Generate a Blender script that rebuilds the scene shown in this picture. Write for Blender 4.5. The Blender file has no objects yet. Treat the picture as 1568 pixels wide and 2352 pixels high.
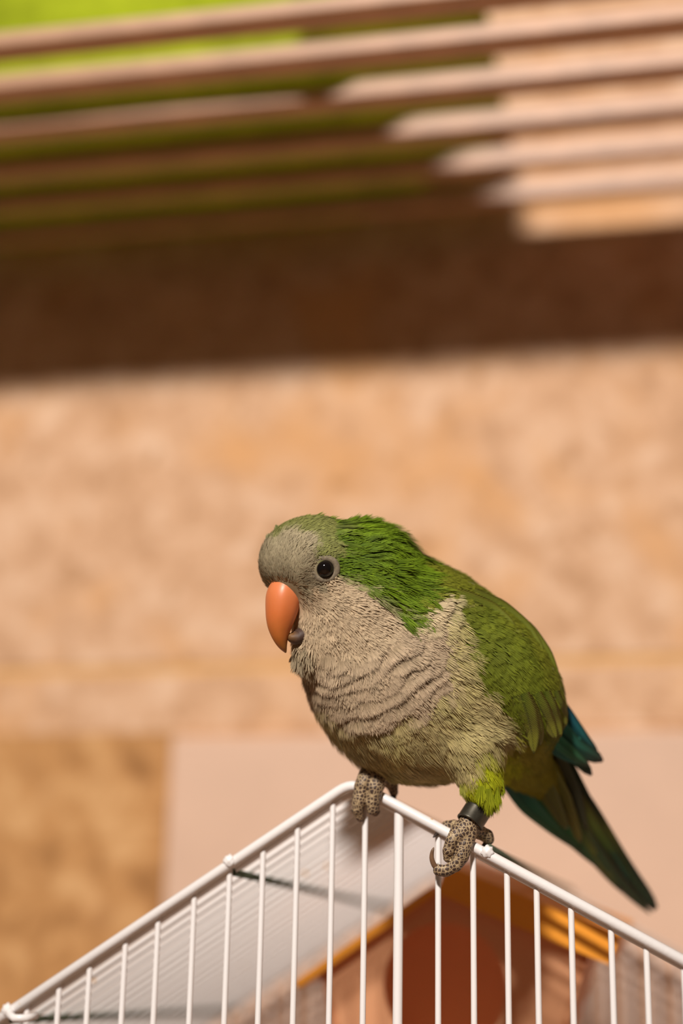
import bpy, math, random
import numpy as np
from mathutils import Vector, Matrix

rng = np.random.default_rng(7)
random.seed(7)
scene = bpy.context.scene
COL = scene.collection

# ------------------------------------------------------------------ camera
W_PX, H_PX, F_PX = 1568, 2352, 3600.0
YAW, PITCH, ROLL = math.radians(14.3), math.radians(16.7), math.radians(1.07)
CAM = np.array([0.0, 0.0, 1.25])
FW = np.array([-math.sin(YAW) * math.cos(PITCH), math.cos(YAW) * math.cos(PITCH), math.sin(PITCH)])
R0 = np.array([math.cos(YAW), math.sin(YAW), 0.0])
U0 = np.cross(R0, FW)
RT = R0 * math.cos(ROLL) + U0 * math.sin(ROLL)
UP = U0 * math.cos(ROLL) - R0 * math.sin(ROLL)
cam_data = bpy.data.cameras.new('camera')
cam = bpy.data.objects.new('camera', cam_data)
COL.objects.link(cam)
M = Matrix.Identity(4)
for r in range(3):
    M[r][0], M[r][1], M[r][2], M[r][3] = RT[r], UP[r], -FW[r], CAM[r]
cam.matrix_world = M
cam_data.sensor_fit = 'VERTICAL'
cam_data.sensor_height = 36.0
cam_data.lens = F_PX / H_PX * 36.0
cam_data.clip_start = 0.02
cam_data.dof.use_dof = True
cam_data.dof.focus_distance = 0.528
cam_data.dof.aperture_fstop = 2.7
scene.camera = cam

# ------------------------------------------------------------------ light
world = bpy.data.worlds.new('room')
scene.world = world
world.use_nodes = True
bg = world.node_tree.nodes['Background']
bg.inputs['Color'].default_value = (1.0, 0.93, 0.82, 1)
bg.inputs['Strength'].default_value = 0.06

lamp_data = bpy.data.lights.new('ceiling_lamp_offscreen', 'AREA')
lamp_data.shape = 'DISK'
lamp_data.size = 0.17
lamp_data.energy = 61
lamp_data.color = (1.0, 0.91, 0.83)
lamp = bpy.data.objects.new('ceiling_lamp_offscreen', lamp_data)
COL.objects.link(lamp)
lamp.location = (-0.12, -1.30, 2.40)
lamp.rotation_euler = (Vector((-0.1, 0.7, 1.45)) - lamp.location).to_track_quat('-Z', 'Y').to_euler()

vs = scene.view_settings
vs.view_transform = 'Standard'
vs.look = 'None'
vs.exposure = 0.0
vs.gamma = 1.0
vs.use_curve_mapping = False

# ------------------------------------------------------------------ helpers
def ray(px, py):
    return FW + RT * ((px - W_PX / 2) / F_PX) + UP * ((H_PX / 2 - py) / F_PX)

def on_y(px, py, y):
    d = ray(px, py)
    return CAM + d * ((y - CAM[1]) / d[1])

def on_z(px, py, z):
    d = ray(px, py)
    return CAM + d * ((z - CAM[2]) / d[2])

def on_plane(px, py, p0, n):
    d = ray(px, py)
    return CAM + d * (np.dot(np.asarray(p0) - CAM, n) / np.dot(d, n))

PXM = 0.00015           # metres per picture pixel at the bird
ZREF = F_PX * PXM       # 0.54 m

def unpix(p):
    """pixel-unit space (px, py, depth in pixel units) -> world metres"""
    p = np.asarray(p, float)
    z = ZREF + p[..., 2] * PXM
    x = (p[..., 0] - W_PX / 2) / F_PX * z
    y = (H_PX / 2 - p[..., 1]) / F_PX * z
    return CAM + x[..., None] * RT + y[..., None] * UP + z[..., None] * FW

def depth_q(w):
    return (np.dot(np.asarray(w) - CAM, FW) - ZREF) / PXM

def srgb(r, g, b):
    def f(c):
        c /= 255.0
        return c / 12.92 if c <= 0.04045 else ((c + 0.055) / 1.055) ** 2.4
    return (f(r), f(g), f(b))

def link(name, me, mat=None, parent=None, loc=None):
    o = bpy.data.objects.new(name, me)
    COL.objects.link(o)
    if mat is not None and me is not None:
        if not me.materials:
            me.materials.append(mat)
    if parent is not None:
        o.parent = parent
    if loc is not None:
        o.location = loc
    return o

def empty(name, loc):
    o = bpy.data.objects.new(name, None)
    o.empty_display_size = 0.02
    o.location = loc
    COL.objects.link(o)
    return o

def tag(o, label=None, cat=None, group=None, kind=None):
    if label: o['label'] = label
    if cat: o['category'] = cat
    if group: o['group'] = group
    if kind: o['kind'] = kind
    return o

def mesh_arrays(name, v, quads=None, tris=None, cols=None, fuv=None, smooth=True):
    me = bpy.data.meshes.new(name)
    v = np.asarray(v, np.float32)
    nq = 0 if quads is None else len(quads)
    nt = 0 if tris is None else len(tris)
    me.vertices.add(len(v))
    me.vertices.foreach_set('co', v.ravel())
    loops = []
    if nq: loops.append(np.asarray(quads, np.int32).ravel())
    if nt: loops.append(np.asarray(tris, np.int32).ravel())
    loops = np.concatenate(loops)
    me.loops.add(len(loops))
    me.loops.foreach_set('vertex_index', loops)
    starts = np.concatenate([np.arange(nq) * 4, nq * 4 + np.arange(nt) * 3]).astype(np.int32)
    me.polygons.add(nq + nt)
    me.polygons.foreach_set('loop_start', starts)
    me.polygons.foreach_set('use_smooth', np.full(nq + nt, smooth))
    me.update(calc_edges=True)
    if cols is not None:
        a = me.attributes.new('Col', 'FLOAT_COLOR', 'POINT')
        c4 = np.ones((len(v), 4), np.float32)
        c4[:, :3] = cols
        a.data.foreach_set('color', c4.ravel())
    if fuv is not None:
        a = me.attributes.new('fuv', 'FLOAT_VECTOR', 'POINT')
        a.data.foreach_set('vector', np.asarray(fuv, np.float32).ravel())
    me.validate()
    return me

def mesh_py(name, v, f, smooth=False):
    me = bpy.data.meshes.new(name)
    me.from_pydata([tuple(map(float, p)) for p in v], [], f)
    me.update()
    if smooth:
        for p in me.polygons: p.use_smooth = True
    return me

def box_data(lo, hi):
    x0, y0, z0 = lo; x1, y1, z1 = hi
    v = [(x0,y0,z0),(x1,y0,z0),(x1,y1,z0),(x0,y1,z0),(x0,y0,z1),(x1,y0,z1),(x1,y1,z1),(x0,y1,z1)]
    f = [(0,3,2,1),(4,5,6,7),(0,1,5,4),(1,2,6,5),(2,3,7,6),(3,0,4,7)]
    return v, f

def box_mesh(name, lo, hi, bevel=0.0):
    v, f = box_data(lo, hi)
    me = mesh_py(name, v, f)
    if bevel:
        import bmesh
        bm = bmesh.new(); bm.from_mesh(me)
        bmesh.ops.bevel(bm, geom=bm.edges[:], offset=bevel, segments=2, affect='EDGES', profile=0.5)
        bm.to_mesh(me); bm.free()
    return me

def tube_mesh(name, pts, rad, sides=10, caps=True):
    """round tube along a polyline; rad may be a list"""
    pts = [np.asarray(p, float) for p in pts]
    n = len(pts)
    rad = [rad] * n if np.isscalar(rad) else list(rad)
    tang = []
    for i in range(n):
        t = pts[min(i + 1, n - 1)] - pts[max(i - 1, 0)]
        tang.append(t / np.linalg.norm(t))
    ref = np.array([0.31, 0.52, 0.79])
    a = np.cross(tang[0], ref); a /= np.linalg.norm(a)
    V, Fc = [], []
    for i in range(n):
        a = a - tang[i] * np.dot(a, tang[i]); a /= np.linalg.norm(a)
        b = np.cross(tang[i], a)
        for k in range(sides):
            t = 2 * math.pi * k / sides
            V.append(pts[i] + rad[i] * (a * math.cos(t) + b * math.sin(t)))
    for i in range(n - 1):
        for k in range(sides):
            k2 = (k + 1) % sides
            Fc.append((i*sides+k, i*sides+k2, (i+1)*sides+k2, (i+1)*sides+k))
    if caps:
        Fc.append(tuple(range(sides - 1, -1, -1)))
        Fc.append(tuple((n-1)*sides + k for k in range(sides)))
    return mesh_py(name, V, Fc, True)

# ------------------------------------------------------------------ materials
def new_mat(name):
    m = bpy.data.materials.new(name)
    m.use_nodes = True
    nt = m.node_tree
    return m, nt, nt.nodes['Principled BSDF']

def ramp(nt, stops):
    n = nt.nodes.new('ShaderNodeValToRGB')
    e = n.color_ramp.elements
    e[0].position, e[0].color = stops[0][0], (*stops[0][1], 1)
    e[1].position, e[1].color = stops[-1][0], (*stops[-1][1], 1)
    for p, c in stops[1:-1]:
        x = e.new(p); x.color = (*c, 1)
    return n

def noise(nt, scale, detail=4, rough=0.6, vec=None, dist=0.0):
    n = nt.nodes.new('ShaderNodeTexNoise')
    n.inputs['Scale'].default_value = scale
    n.inputs['Detail'].default_value = detail
    n.inputs['Roughness'].default_value = rough
    n.inputs['Distortion'].default_value = dist
    if vec is not None: nt.links.new(vec, n.inputs['Vector'])
    return n

def mix(nt, a, b, fac, mode='MIX'):
    n = nt.nodes.new('ShaderNodeMix')
    n.data_type = 'RGBA'; n.blend_type = mode
    for sock, val in ((n.inputs[0], fac), (n.inputs[6], a), (n.inputs[7], b)):
        if isinstance(val, (int, float)): sock.default_value = val
        elif isinstance(val, tuple): sock.default_value = (*val[:3], 1)
        else: nt.links.new(val, sock)
    return n.outputs[2]

def coords(nt):
    return nt.nodes.new('ShaderNodeTexCoord').outputs['Object']

def bump(nt, bs, h, strength, dist):
    b = nt.nodes.new('ShaderNodeBump')
    b.inputs['Strength'].default_value = strength
    b.inputs['Distance'].default_value = dist
    nt.links.new(h, b.inputs['Height'])
    nt.links.new(b.outputs['Normal'], bs.inputs['Normal'])

def stone_mat(name, tint_dark, tint_mid, tint_light, sc=1.0):
    m, nt, bs = new_mat(name)
    co = coords(nt)
    n1 = noise(nt, 44 * sc, 5, 0.62, co, 0.6)
    r1 = ramp(nt, [(0.30, tint_dark), (0.5, tint_mid), (0.70, tint_light)])
    nt.links.new(n1.outputs[0], r1.inputs[0])
    n2 = noise(nt, 15 * sc, 3, 0.5, co, 0.3)
    r2 = ramp(nt, [(0.52, (0, 0, 0)), (0.72, (1, 1, 1))])
    nt.links.new(n2.outputs[0], r2.inputs[0])
    n3 = noise(nt, 60 * sc, 3, 0.6, co)
    r3 = ramp(nt, [(0.60, (0, 0, 0)), (0.78, (1, 1, 1))])
    nt.links.new(n3.outputs[0], r3.inputs[0])
    c = mix(nt, r1.outputs[0], srgb(216, 164, 112), r2.outputs[0])
    c = mix(nt, c, srgb(165, 118, 72), r3.outputs[0])
    nt.links.new(c, bs.inputs['Base Color'])
    bs.inputs['Roughness'].default_value = 0.8
    bump(nt, bs, n1.outputs[0], 0.35, 0.004)
    return m

def plain_mat(name, c, rough=0.6, var=0.12, scale=40, spec=0.4, metallic=0.0):
    m, nt, bs = new_mat(name)
    n = noise(nt, scale, 3, 0.6, coords(nt))
    lo = tuple(x * (1 - var) for x in c); hi = tuple(min(1, x * (1 + var)) for x in c)
    r = ramp(nt, [(0.3, lo), (0.7, hi)])
    nt.links.new(n.outputs[0], r.inputs[0])
    nt.links.new(r.outputs[0], bs.inputs['Base Color'])
    bs.inputs['Roughness'].default_value = rough
    bs.inputs['Specular IOR Level'].default_value = spec
    bs.inputs['Metallic'].default_value = metallic
    return m

def translucent(m, c, fac):
    nt = m.node_tree
    out = next(n for n in nt.nodes if n.type == 'OUTPUT_MATERIAL')
    bs = nt.nodes['Principled BSDF']
    tr = nt.nodes.new('ShaderNodeBsdfTranslucent'); tr.inputs[0].default_value = (*c, 1)
    mx = nt.nodes.new('ShaderNodeMixShader'); mx.inputs[0].default_value = fac
    nt.links.new(bs.outputs[0], mx.inputs[1]); nt.links.new(tr.outputs[0], mx.inputs[2])
    nt.links.new(mx.outputs[0], out.inputs['Surface'])
    return m

def cage_mat():
    m, nt, bs = new_mat('white_enamel')
    co = coords(nt)
    n = noise(nt, 160, 3, 0.6, co)
    r = ramp(nt, [(0.70, srgb(240, 236, 234)), (0.74, srgb(222, 176, 110)), (0.80, srgb(190, 120, 50))])
    nt.links.new(n.outputs[0], r.inputs[0])
    nt.links.new(r.outputs[0], bs.inputs['Base Color'])
    bs.inputs['Roughness'].default_value = 0.28
    bs.inputs['Specular IOR Level'].default_value = 0.5
    bump(nt, bs, noise(nt, 900, 2, 0.5, co).outputs[0], 0.15, 0.0004)
    return m

def feather_mat(name='feather', barb=0.9, amp=0.22, rough=0.6):
    m, nt, bs = new_mat(name)
    at = nt.nodes.new('ShaderNodeAttribute'); at.attribute_name = 'Col'
    fu = nt.nodes.new('ShaderNodeAttribute'); fu.attribute_name = 'fuv'
    sep = nt.nodes.new('ShaderNodeSeparateXYZ')
    nt.links.new(fu.outputs['Vector'], sep.inputs[0])
    def math_(op, a, b=None):
        n = nt.nodes.new('ShaderNodeMath'); n.operation = op
        for s, v in ((n.inputs[0], a), (n.inputs[1], b)):
            if v is None: continue
            if isinstance(v, (int, float)): s.default_value = v
            else: nt.links.new(v, s)
        return n.outputs[0]
    ab = math_('ABSOLUTE', sep.outputs[0])
    ph = math_('SUBTRACT', math_('MULTIPLY', sep.outputs[1], barb), math_('MULTIPLY', ab, barb * 1.5))
    nz = noise(nt, 0.25, 2, 0.5, fu.outputs['Vector'])
    ph = math_('ADD', ph, math_('MULTIPLY', nz.outputs[0], 5.0))
    st = math_('SINE', ph)
    k = math_('ADD', math_('MULTIPLY', st, amp), 1.0 - amp * 0.4)
    cc = nt.nodes.new('ShaderNodeCombineXYZ')
    for i in range(3): nt.links.new(k, cc.inputs[i])
    c = mix(nt, at.outputs['Color'], cc.outputs[0], 1.0, 'MULTIPLY')
    nt.links.new(c, bs.inputs['Base Color'])
    bs.inputs['Roughness'].default_value = rough
    bs.inputs['Specular IOR Level'].default_value = 0.22
    bs.inputs['Sheen Weight'].default_value = 0.12
    bump(nt, bs, st, 0.25, 0.0002)
    return m

def vcol_mat(name, rough=0.7, spec=0.15):
    m, nt, bs = new_mat(name)
    at = nt.nodes.new('ShaderNodeAttribute'); at.attribute_name = 'Col'
    n = noise(nt, 900, 2, 0.6, coords(nt))
    r = ramp(nt, [(0.3, (0.86, 0.86, 0.86)), (0.7, (1.0, 1.0, 1.0))])
    nt.links.new(n.outputs[0], r.inputs[0])
    nt.links.new(mix(nt, at.outputs['Color'], r.outputs[0], 1.0, 'MULTIPLY'), bs.inputs['Base Color'])
    bs.inputs['Roughness'].default_value = rough
    bs.inputs['Specular IOR Level'].default_value = spec
    return m

def foot_mat():
    m, nt, bs = new_mat('scaly_skin')
    co = coords(nt)
    v = nt.nodes.new('ShaderNodeTexVoronoi')
    v.inputs['Scale'].default_value = 800
    v.inputs['Randomness'].default_value = 0.75
    v.feature = 'DISTANCE_TO_EDGE'
    nt.links.new(co, v.inputs['Vector'])
    r = ramp(nt, [(0.0, srgb(212, 190, 150)), (0.05, srgb(194, 170, 132)), (0.13, srgb(100, 80, 66)), (0.4, srgb(72, 56, 48))])
    nt.links.new(v.outputs['Distance'], r.inputs[0])
    n = noise(nt, 220, 2, 0.5, co)
    r2 = ramp(nt, [(0.35, (0.62, 0.58, 0.54)), (0.65, (1.0, 1.0, 1.0))])
    nt.links.new(n.outputs[0], r2.inputs[0])
    nt.links.new(mix(nt, r.outputs[0], r2.outputs[0], 1.0, 'MULTIPLY'), bs.inputs['Base Color'])
    bs.inputs['Roughness'].default_value = 0.55
    inv = nt.nodes.new('ShaderNodeMath'); inv.operation = 'ADD'; inv.inputs[0].default_value = 0.0
    nt.links.new(v.outputs['Distance'], inv.inputs[1])
    bump(nt, bs, inv.outputs[0], 0.7, 0.0004)
    return m

M_WALL = stone_mat('tan_stone', srgb(184, 142, 106), srgb(212, 170, 134), srgb(230, 196, 166))
M_WALL2 = stone_mat('ochre_stone', srgb(140, 94, 46), srgb(192, 141, 86), srgb(220, 175, 122), 0.7)
M_JOINT = plain_mat('yellow_mortar', srgb(216, 170, 112), 0.9, 0.1, 60)
M_BOARD = plain_mat('pale_board', srgb(216, 182, 158), 0.7, 0.04, 20)
M_CAGE = cage_mat()
M_CROSS = plain_mat('dark_green_wire', srgb(74, 84, 66), 0.6, 0.25, 200)
M_SLAT = plain_mat('pinkish_wood', srgb(188, 148, 120), 0.42, 0.16, 30, 0.5)
M_FOOT = foot_mat()
M_FEATHER = feather_mat('contour_feather', 0.85, 0.16)
M_FUZZ = vcol_mat('down')
M_FLIGHT = feather_mat('flight_feather', 0.9, 0.2, 0.5)

# ------------------------------------------------------------------ the room
YC = float(ZREF * ray(1000, 1900)[1])      # cage front plane
YW = 0.839                                  # back wall
TABLE_Z = 0.90

WALL_TURN = math.radians(2.3)
_pv = on_y(784, 1000, YW)
def turn_with_wall(o):
    R = Matrix.Translation(Vector((_pv[0], YW, 0))) @ Matrix.Rotation(WALL_TURN, 4, 'Z') @ Matrix.Translation(Vector((-_pv[0], -YW, 0)))
    o.matrix_world = R @ Matrix.Translation(o.location)

def wall_tile(x0, x1, z0, z1, mat, parent, depth=0.02):
    me = box_mesh('stone_tile', (x0, YW - 0.0, z0), (x1, YW + depth, z1), 0.0006)
    return link('stone_tile', me, mat, parent)

wall = link('wall_back', box_mesh('wall_back', (-2.4, YW + 0.0012, 0.0), (2.4, YW + 0.10, 2.7)), M_JOINT)
tag(wall, 'tan stone wall with yellowish mortar joints behind the cage', kind='structure')
zj = on_y(784, 1528, YW)[2]                 # mortar joint seen behind the bird
JT = 0.0055
ZR_ = CAM[2] + 0.444
rows = [(zj + JT / 2, ZR_), (ZR_ + 0.002, ZR_ + 0.4), (ZR_ + 0.404, 2.7)]
for i, (z0, z1) in enumerate(rows):
    xs = [-2.4, -1.55, -0.78 + 0.1 * i, 0.12 + 0.32 * (i + 1), 1.2, 2.4]
    for a, b in zip(xs[:-1], xs[1:]):
        wall_tile(a + 0.002, b - 0.002, z0, z1, M_WALL, wall)
xe = on_y(395, 1800, YW)[0]
zb = on_y(200, 1690, YW)[2]
for a, b in ((-2.4, -1.3), (-1.299, -0.42), (-0.419, 0.52), (0.521, 1.4), (1.401, 2.4)):
    wall_tile(a, b, zb + 0.0004, zj - JT / 2, M_WALL, wall)
for a, b in ((-2.4, -1.3), (-1.296, xe - 0.5), (xe - 0.496, xe), (xe + 0.001, 0.62), (0.624, 1.4), (1.404, 2.4)):
    wall_tile(a, b, zb - 0.42, zb - 0.0004, M_WALL2 if b <= xe + 1e-6 else M_WALL, wall)
    wall_tile(a, b, 0.0, zb - 0.424, M_WALL2, wall)
floor = link('floor', box_mesh('floor', (-2.4, -3.0, -0.05), (2.4, YW + 0.10, 0.0)), plain_mat('floor_tile', srgb(170, 130, 95), 0.6, 0.1, 6))
turn_with_wall(wall)
tag(floor, 'tan floor in front of the stone wall', kind='structure')

# pale board standing between cage and wall
bx0 = on_y(385, 1900, YW - 0.012)[0]
bz1 = on_y(600, 1692, YW - 0.012)[2]
board = link('board', box_mesh('board', (bx0, YW - 0.012, TABLE_Z), (bx0 + 0.62, YW - 0.0005, bz1), 0.002), M_BOARD)
turn_with_wall(board)
tag(board, 'smooth pale pinkish board standing against the stone wall behind the cage', 'board')

# table under the cage (below the frame)
tab = empty('table', (-0.05, 0.58, 0.0))
link('table_top', box_mesh('table_top', (-0.55, -0.25, TABLE_Z - 0.03), (0.55, 0.235, TABLE_Z), 0.004), plain_mat('table_wood', srgb(150, 105, 70), 0.5, 0.2, 12), tab)
leg_me = box_mesh('leg', (-0.02, -0.02, 0.0), (0.02, 0.02, TABLE_Z - 0.03), 0.003)
leg_me.materials.append(plain_mat('table_leg_wood', srgb(130, 90, 60), 0.5, 0.2, 12))
for sx in (-0.5, 0.5):
    for sy in (-0.21, 0.20):
        link('leg', leg_me, None, tab, (sx, sy, 0))
tag(tab, 'brown wooden table under the white wire cage', 'table')

# ------------------------------------------------------------------ slatted rack under a green blanket
H_RACK = 0.44
Z_RACK = CAM[2] + H_RACK
slat_px = [3, 106, 208, 305, 390, 468]
slat_face = [0.0075, 0.0085, 0.0100, 0.0118, 0.0115, 0.0120, 0.0125]
rack = empty('slatted_rack', (0.0, YW, Z_RACK))
def local_y(w):
    dx, dy = w[0] - _pv[0], w[1] - YW
    return -dx * math.sin(WALL_TURN) + dy * math.cos(WALL_TURN) + YW
slat_y = [float(local_y(on_z(784, py, Z_RACK - h / 2))) for py, h in zip(slat_px, slat_face)]
slat_deep = [0.0155, 0.0155, 0.0135, 0.011, 0.0085, 0.008, 0.008]
for y, h, dp in zip(slat_y, slat_face, slat_deep):
    me = box_mesh('slat', (-0.95, 0, -h), (0.85, dp, 0), 0.0012)
    link('slat', me, M_SLAT, rack, (0, y - YW, 0.0))
for bx in (-0.85, 0.75):
    me = box_mesh('support_arm', (-0.007, slat_y[0] + 0.014 - YW, -0.003), (0.007, 0.0, 0.006), 0.001)
    link('support_arm', me, M_SLAT, rack, (bx, 0, 0))
turn_with_wall(rack)
tag(rack, 'pinkish wooden slatted rack projecting from the stone wall', 'rack')

def blanket():
    xa = on_z(1085, 60, Z_RACK + 0.04)[0]          # raised right end
    xb = on_z(690, 200, Z_RACK)[0]                 # where it leaves the slats
    xc = on_z(665, 120, Z_RACK)[0]                 # where its front edge steps back
    x0 = xa - 1.0
    nx, nt_ = 140, 44
    V, Fc = [], []
    for i in range(nx + 1):
        s = i / nx
        x = x0 + (xa - x0) * s
        k = max(0.0, (x - xb) / (xa - xb))
        left = min(1.0, (x - x0) / 0.04 + 0.02)
        st = 1 / (1 + math.exp(-(x - xc) / 0.0035))
        y0 = (slat_y[1] + 0.012) * (1 - st) + (slat_y[1] - 0.010) * st + 0.002 * math.sin(x * 40)
        y1 = YW - 0.004
        for j in range(nt_):
            t = 2 * math.pi * j / nt_
            c, sn = math.cos(t), math.sin(t)
            e = 0.12
            cy = math.copysign(abs(c) ** e, c); cz = math.copysign(abs(sn) ** e, sn)
            hy = (y1 - y0) / 2
            yy = (y0 + y1) / 2 + cy * hy
            zb_ = Z_RACK + 0.0004 + 0.052 * k
            zt_ = Z_RACK + 0.064 - 0.004 * k * k + 0.005 * math.sin(x * 33 + yy * 40)
            zm = (zb_ + zt_) / 2
            zz = zm + cz * (zt_ - zb_) / 2 * (1.0 if left > 0.99 else left)
            V.append((x, min(yy, YW - 0.003), max(zz, Z_RACK + 0.0004)))
    for i in range(nx):
        for j in range(nt_):
            j2 = (j + 1) % nt_
            Fc.append((i*nt_+j, i*nt_+j2, (i+1)*nt_+j2, (i+1)*nt_+j))
    Fc.append(tuple(range(nt_))); Fc.append(tuple(nx*nt_ + j for j in range(nt_ - 1, -1, -1)))
    return mesh_py('blanket', V, Fc, True)
m_bl = plain_mat('green_cloth', srgb(176, 192, 44), 0.9, 0.35, 28, 0.1)
translucent(m_bl, srgb(180, 196, 50), 0.4)
bl = link('blanket', blanket(), m_bl)
turn_with_wall(bl)
tag(bl, 'bright green folded blanket lying on the slatted rack', 'blanket')

# ------------------------------------------------------------------ cage
apex = on_y(810, 1795, YC)
lft = on_y(44, 2309, YC)
rgt = on_y(1568, 2206, YC)
dl = (lft - apex) / (apex[0] - lft[0])      # per metre to the left
dr = (rgt - apex) / (rgt[0] - apex[0])
EAVE = 0.205
CAGE_B = np.array([apex[0], YC + 0.16, TABLE_Z])
cage = empty('bird_cage', CAGE_B)
tag(cage, 'white enamelled wire bird cage with gabled roof under the parakeet', 'cage')
CD = 0.27                                   # cage depth
RW = 0.0018
WIRE = 0.00105

def rail_z(x):
    return apex[2] + (dl[2] * (apex[0] - x) if x < apex[0] else dr[2] * (x - apex[0]))

def gable_pts(y, dz=0.0, n=7):
    a = np.array([apex[0] - EAVE, y, rail_z(apex[0] - EAVE) + dz])
    b = np.array([apex[0] + EAVE, y, rail_z(apex[0] + EAVE) + dz])
    c = np.array([apex[0], y, apex[2] + dz])
    rr = 0.006
    p = [a]
    ul = (a - c) / np.linalg.norm(a - c); ur = (b - c) / np.linalg.norm(b - c)
    s, e = c + ul * rr, c + ur * rr
    for i in range(n):
        t = i / (n - 1)
        p.append((1-t)**2 * s + 2*t*(1-t) * (c - (c - (s + e) / 2) * 0.0) + t**2 * e)
    p.append(b)
    return p

def cpart(name, me, mat=M_CAGE, parent=cage, base=CAGE_B):
    me.transform(Matrix.Translation(Vector(-base)))
    return link(name, me, mat, parent)

cpart('gable_rail', tube_mesh('gable_rail', gable_pts(YC), RW, 14))
cpart('gable_wire', tube_mesh('gable_wire', gable_pts(YC + 0.0042, -0.0022), WIRE, 8))
cpart('gable_rail', tube_mesh('gable_rail', gable_pts(YC + CD), RW, 10))
zf = TABLE_Z + 0.012
bar_px = [(137,2255),(206,2222),(288,2170),(363,2118),(446,2065),(527,2010),(604,1963),(683,1915),(764,1868),(839,1850),
          (1006,1910),(1086,1960),(1164,2010),(1232,2050),(1311,2090),(1403,2140),(1484,2185)]
bar_x = [float(on_y(px, py, YC + 0.0022)[0]) for px, py in bar_px]
x = bar_x[0] - 0.0118
while x > apex[0] - EAVE + 0.004: bar_x.append(x); x -= 0.0118
x = max(bar_x) + 0.0118
while x < apex[0] + EAVE - 0.004: bar_x.append(x); x += 0.0118
unit = tube_mesh('bar', [(0, 0, 0), (0, 0, 1)], 1.0, 10)
unit.materials.append(M_CAGE)
def add_bar(name, x, y, z0, z1, r):
    o = link(name, unit, None, cage)
    o.location = (x - CAGE_B[0], y - CAGE_B[1], z0 - CAGE_B[2])
    o.scale = (r, r, z1 - z0)
    return o
for x in bar_x:
    add_bar('bar', x, YC + 0.0022, zf, rail_z(x) - 0.0012, WIRE)
cx = float(on_y(916, 1870, YC + 0.0022)[0])
add_bar('centre_post', cx, YC + 0.0022, zf, rail_z(cx) - 0.001, 0.0017)
for x in bar_x[::1]:
    add_bar('bar', x, YC + CD - 0.002, zf, rail_z(x) - 0.001, WIRE)
for side in (-1, 1):
    xe_ = apex[0] + side * EAVE
    for k in range(21):
        add_bar('bar', xe_, YC + 0.006 + k * 0.0125, zf, rail_z(xe_), WIRE)
    for k in range(2):
        add_bar('corner_post', xe_, YC + k * CD, zf, rail_z(xe_), 0.0018)
    # eave rails
    cpart('eave_rail', tube_mesh('eave_rail', [(xe_, YC, rail_z(xe_)), (xe_, YC + CD, rail_z(xe_))], RW, 10))
# roof wires: each bent over the ridge
nw = 24
for k in range(nw):
    y = YC + 0.0125 * (k + 1)
    if y > YC + CD - 0.004: break
    cpart('roof_wire', tube_mesh('roof_wire', gable_pts(y, 0.0, 4), 0.0015, 6))
# cross wires under the roof wires, with their welded ends on the front rail
for (px, py), big in (((528, 1982), 1), ((20, 2326), 1), ((1120, 1962), 1)):
    p = on_y(px, py, YC)
    p[2] = rail_z(p[0])
    off = np.array([0, 0, -0.0026 if px < 900 else 0.0026])
    cpart('cross_wire', tube_mesh('cross_wire', [p + off + np.array([0, 0.003, 0]), p + off + np.array([0, CD, 0])], 0.0013, 8), M_CROSS)
    # weld bead: lumpy little dome on the face of the rail
    import bmesh
    bm = bmesh.new()
    bmesh.ops.create_icosphere(bm, subdivisions=3, radius=0.0022)
    for v in bm.verts:
        n = v.co.normalized()
        v.co *= 1 + 0.14 * math.sin(n.x * 7 + px) * math.cos(n.z * 6 + px) + 0.06 * math.sin(n.z * 13)
        v.co.y *= 0.75
    me = bpy.data.meshes.new('weld_bead'); bm.to_mesh(me); bm.free()
    for f in me.polygons: f.use_smooth = True
    nrm = np.array([0.0, -0.0012, 0.0010])
    me.transform(Matrix.Translation(Vector(p + nrm)))
    cpart('weld_bead', me)
# horizontal tie wires low on the faces and the tray
for z in (TABLE_Z + 0.09, rail_z(apex[0] - EAVE) - 0.01):
    for y in (YC + 0.0045, YC + CD - 0.0045):
        if y < YC + 0.1 and z > TABLE_Z + 0.2: continue
        cpart('tie_wire', tube_mesh('tie_wire', [(apex[0] - EAVE, y, z), (apex[0] + EAVE, y, z)], 0.0013, 8))
hook = on_y(30, 2338, YC - 0.002)
cpart('door_hook', tube_mesh('door_hook', [hook + np.array([dx, dy, dz]) for dx, dy, dz in ((-0.001,0.004,0.003),(-0.001,-0.001,0.001),(0.002,-0.003,0.0),(0.0055,-0.002,0.0),(0.0075,0.003,0.001))], 0.0014, 8))
tray_v, tray_f = [], []
def add_box(V, Fc, lo, hi):
    v, f = box_data(lo, hi); b = len(V)
    V += v; Fc += [tuple(i + b for i in q) for q in f]
x0, x1 = apex[0] - EAVE - 0.012, apex[0] + EAVE + 0.012
y0, y1 = YC - 0.012, YC + CD + 0.006
add_box(tray_v, tray_f, (x0, y0, TABLE_Z), (x1, y1, TABLE_Z + 0.006))
for lo, hi in (((x0, y0, TABLE_Z), (x1, y0 + 0.004, TABLE_Z + 0.05)), ((x0, y1 - 0.004, TABLE_Z), (x1, y1, TABLE_Z + 0.05)),
               ((x0, y0, TABLE_Z), (x0 + 0.004, y1, TABLE_Z + 0.05)), ((x1 - 0.004, y0, TABLE_Z), (x1, y1, TABLE_Z + 0.05))):
    add_box(tray_v, tray_f, lo, hi)
cpart('tray', mesh_py('tray', tray_v, tray_f), plain_mat('tray_plastic', srgb(120, 110, 100), 0.5, 0.05))

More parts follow.
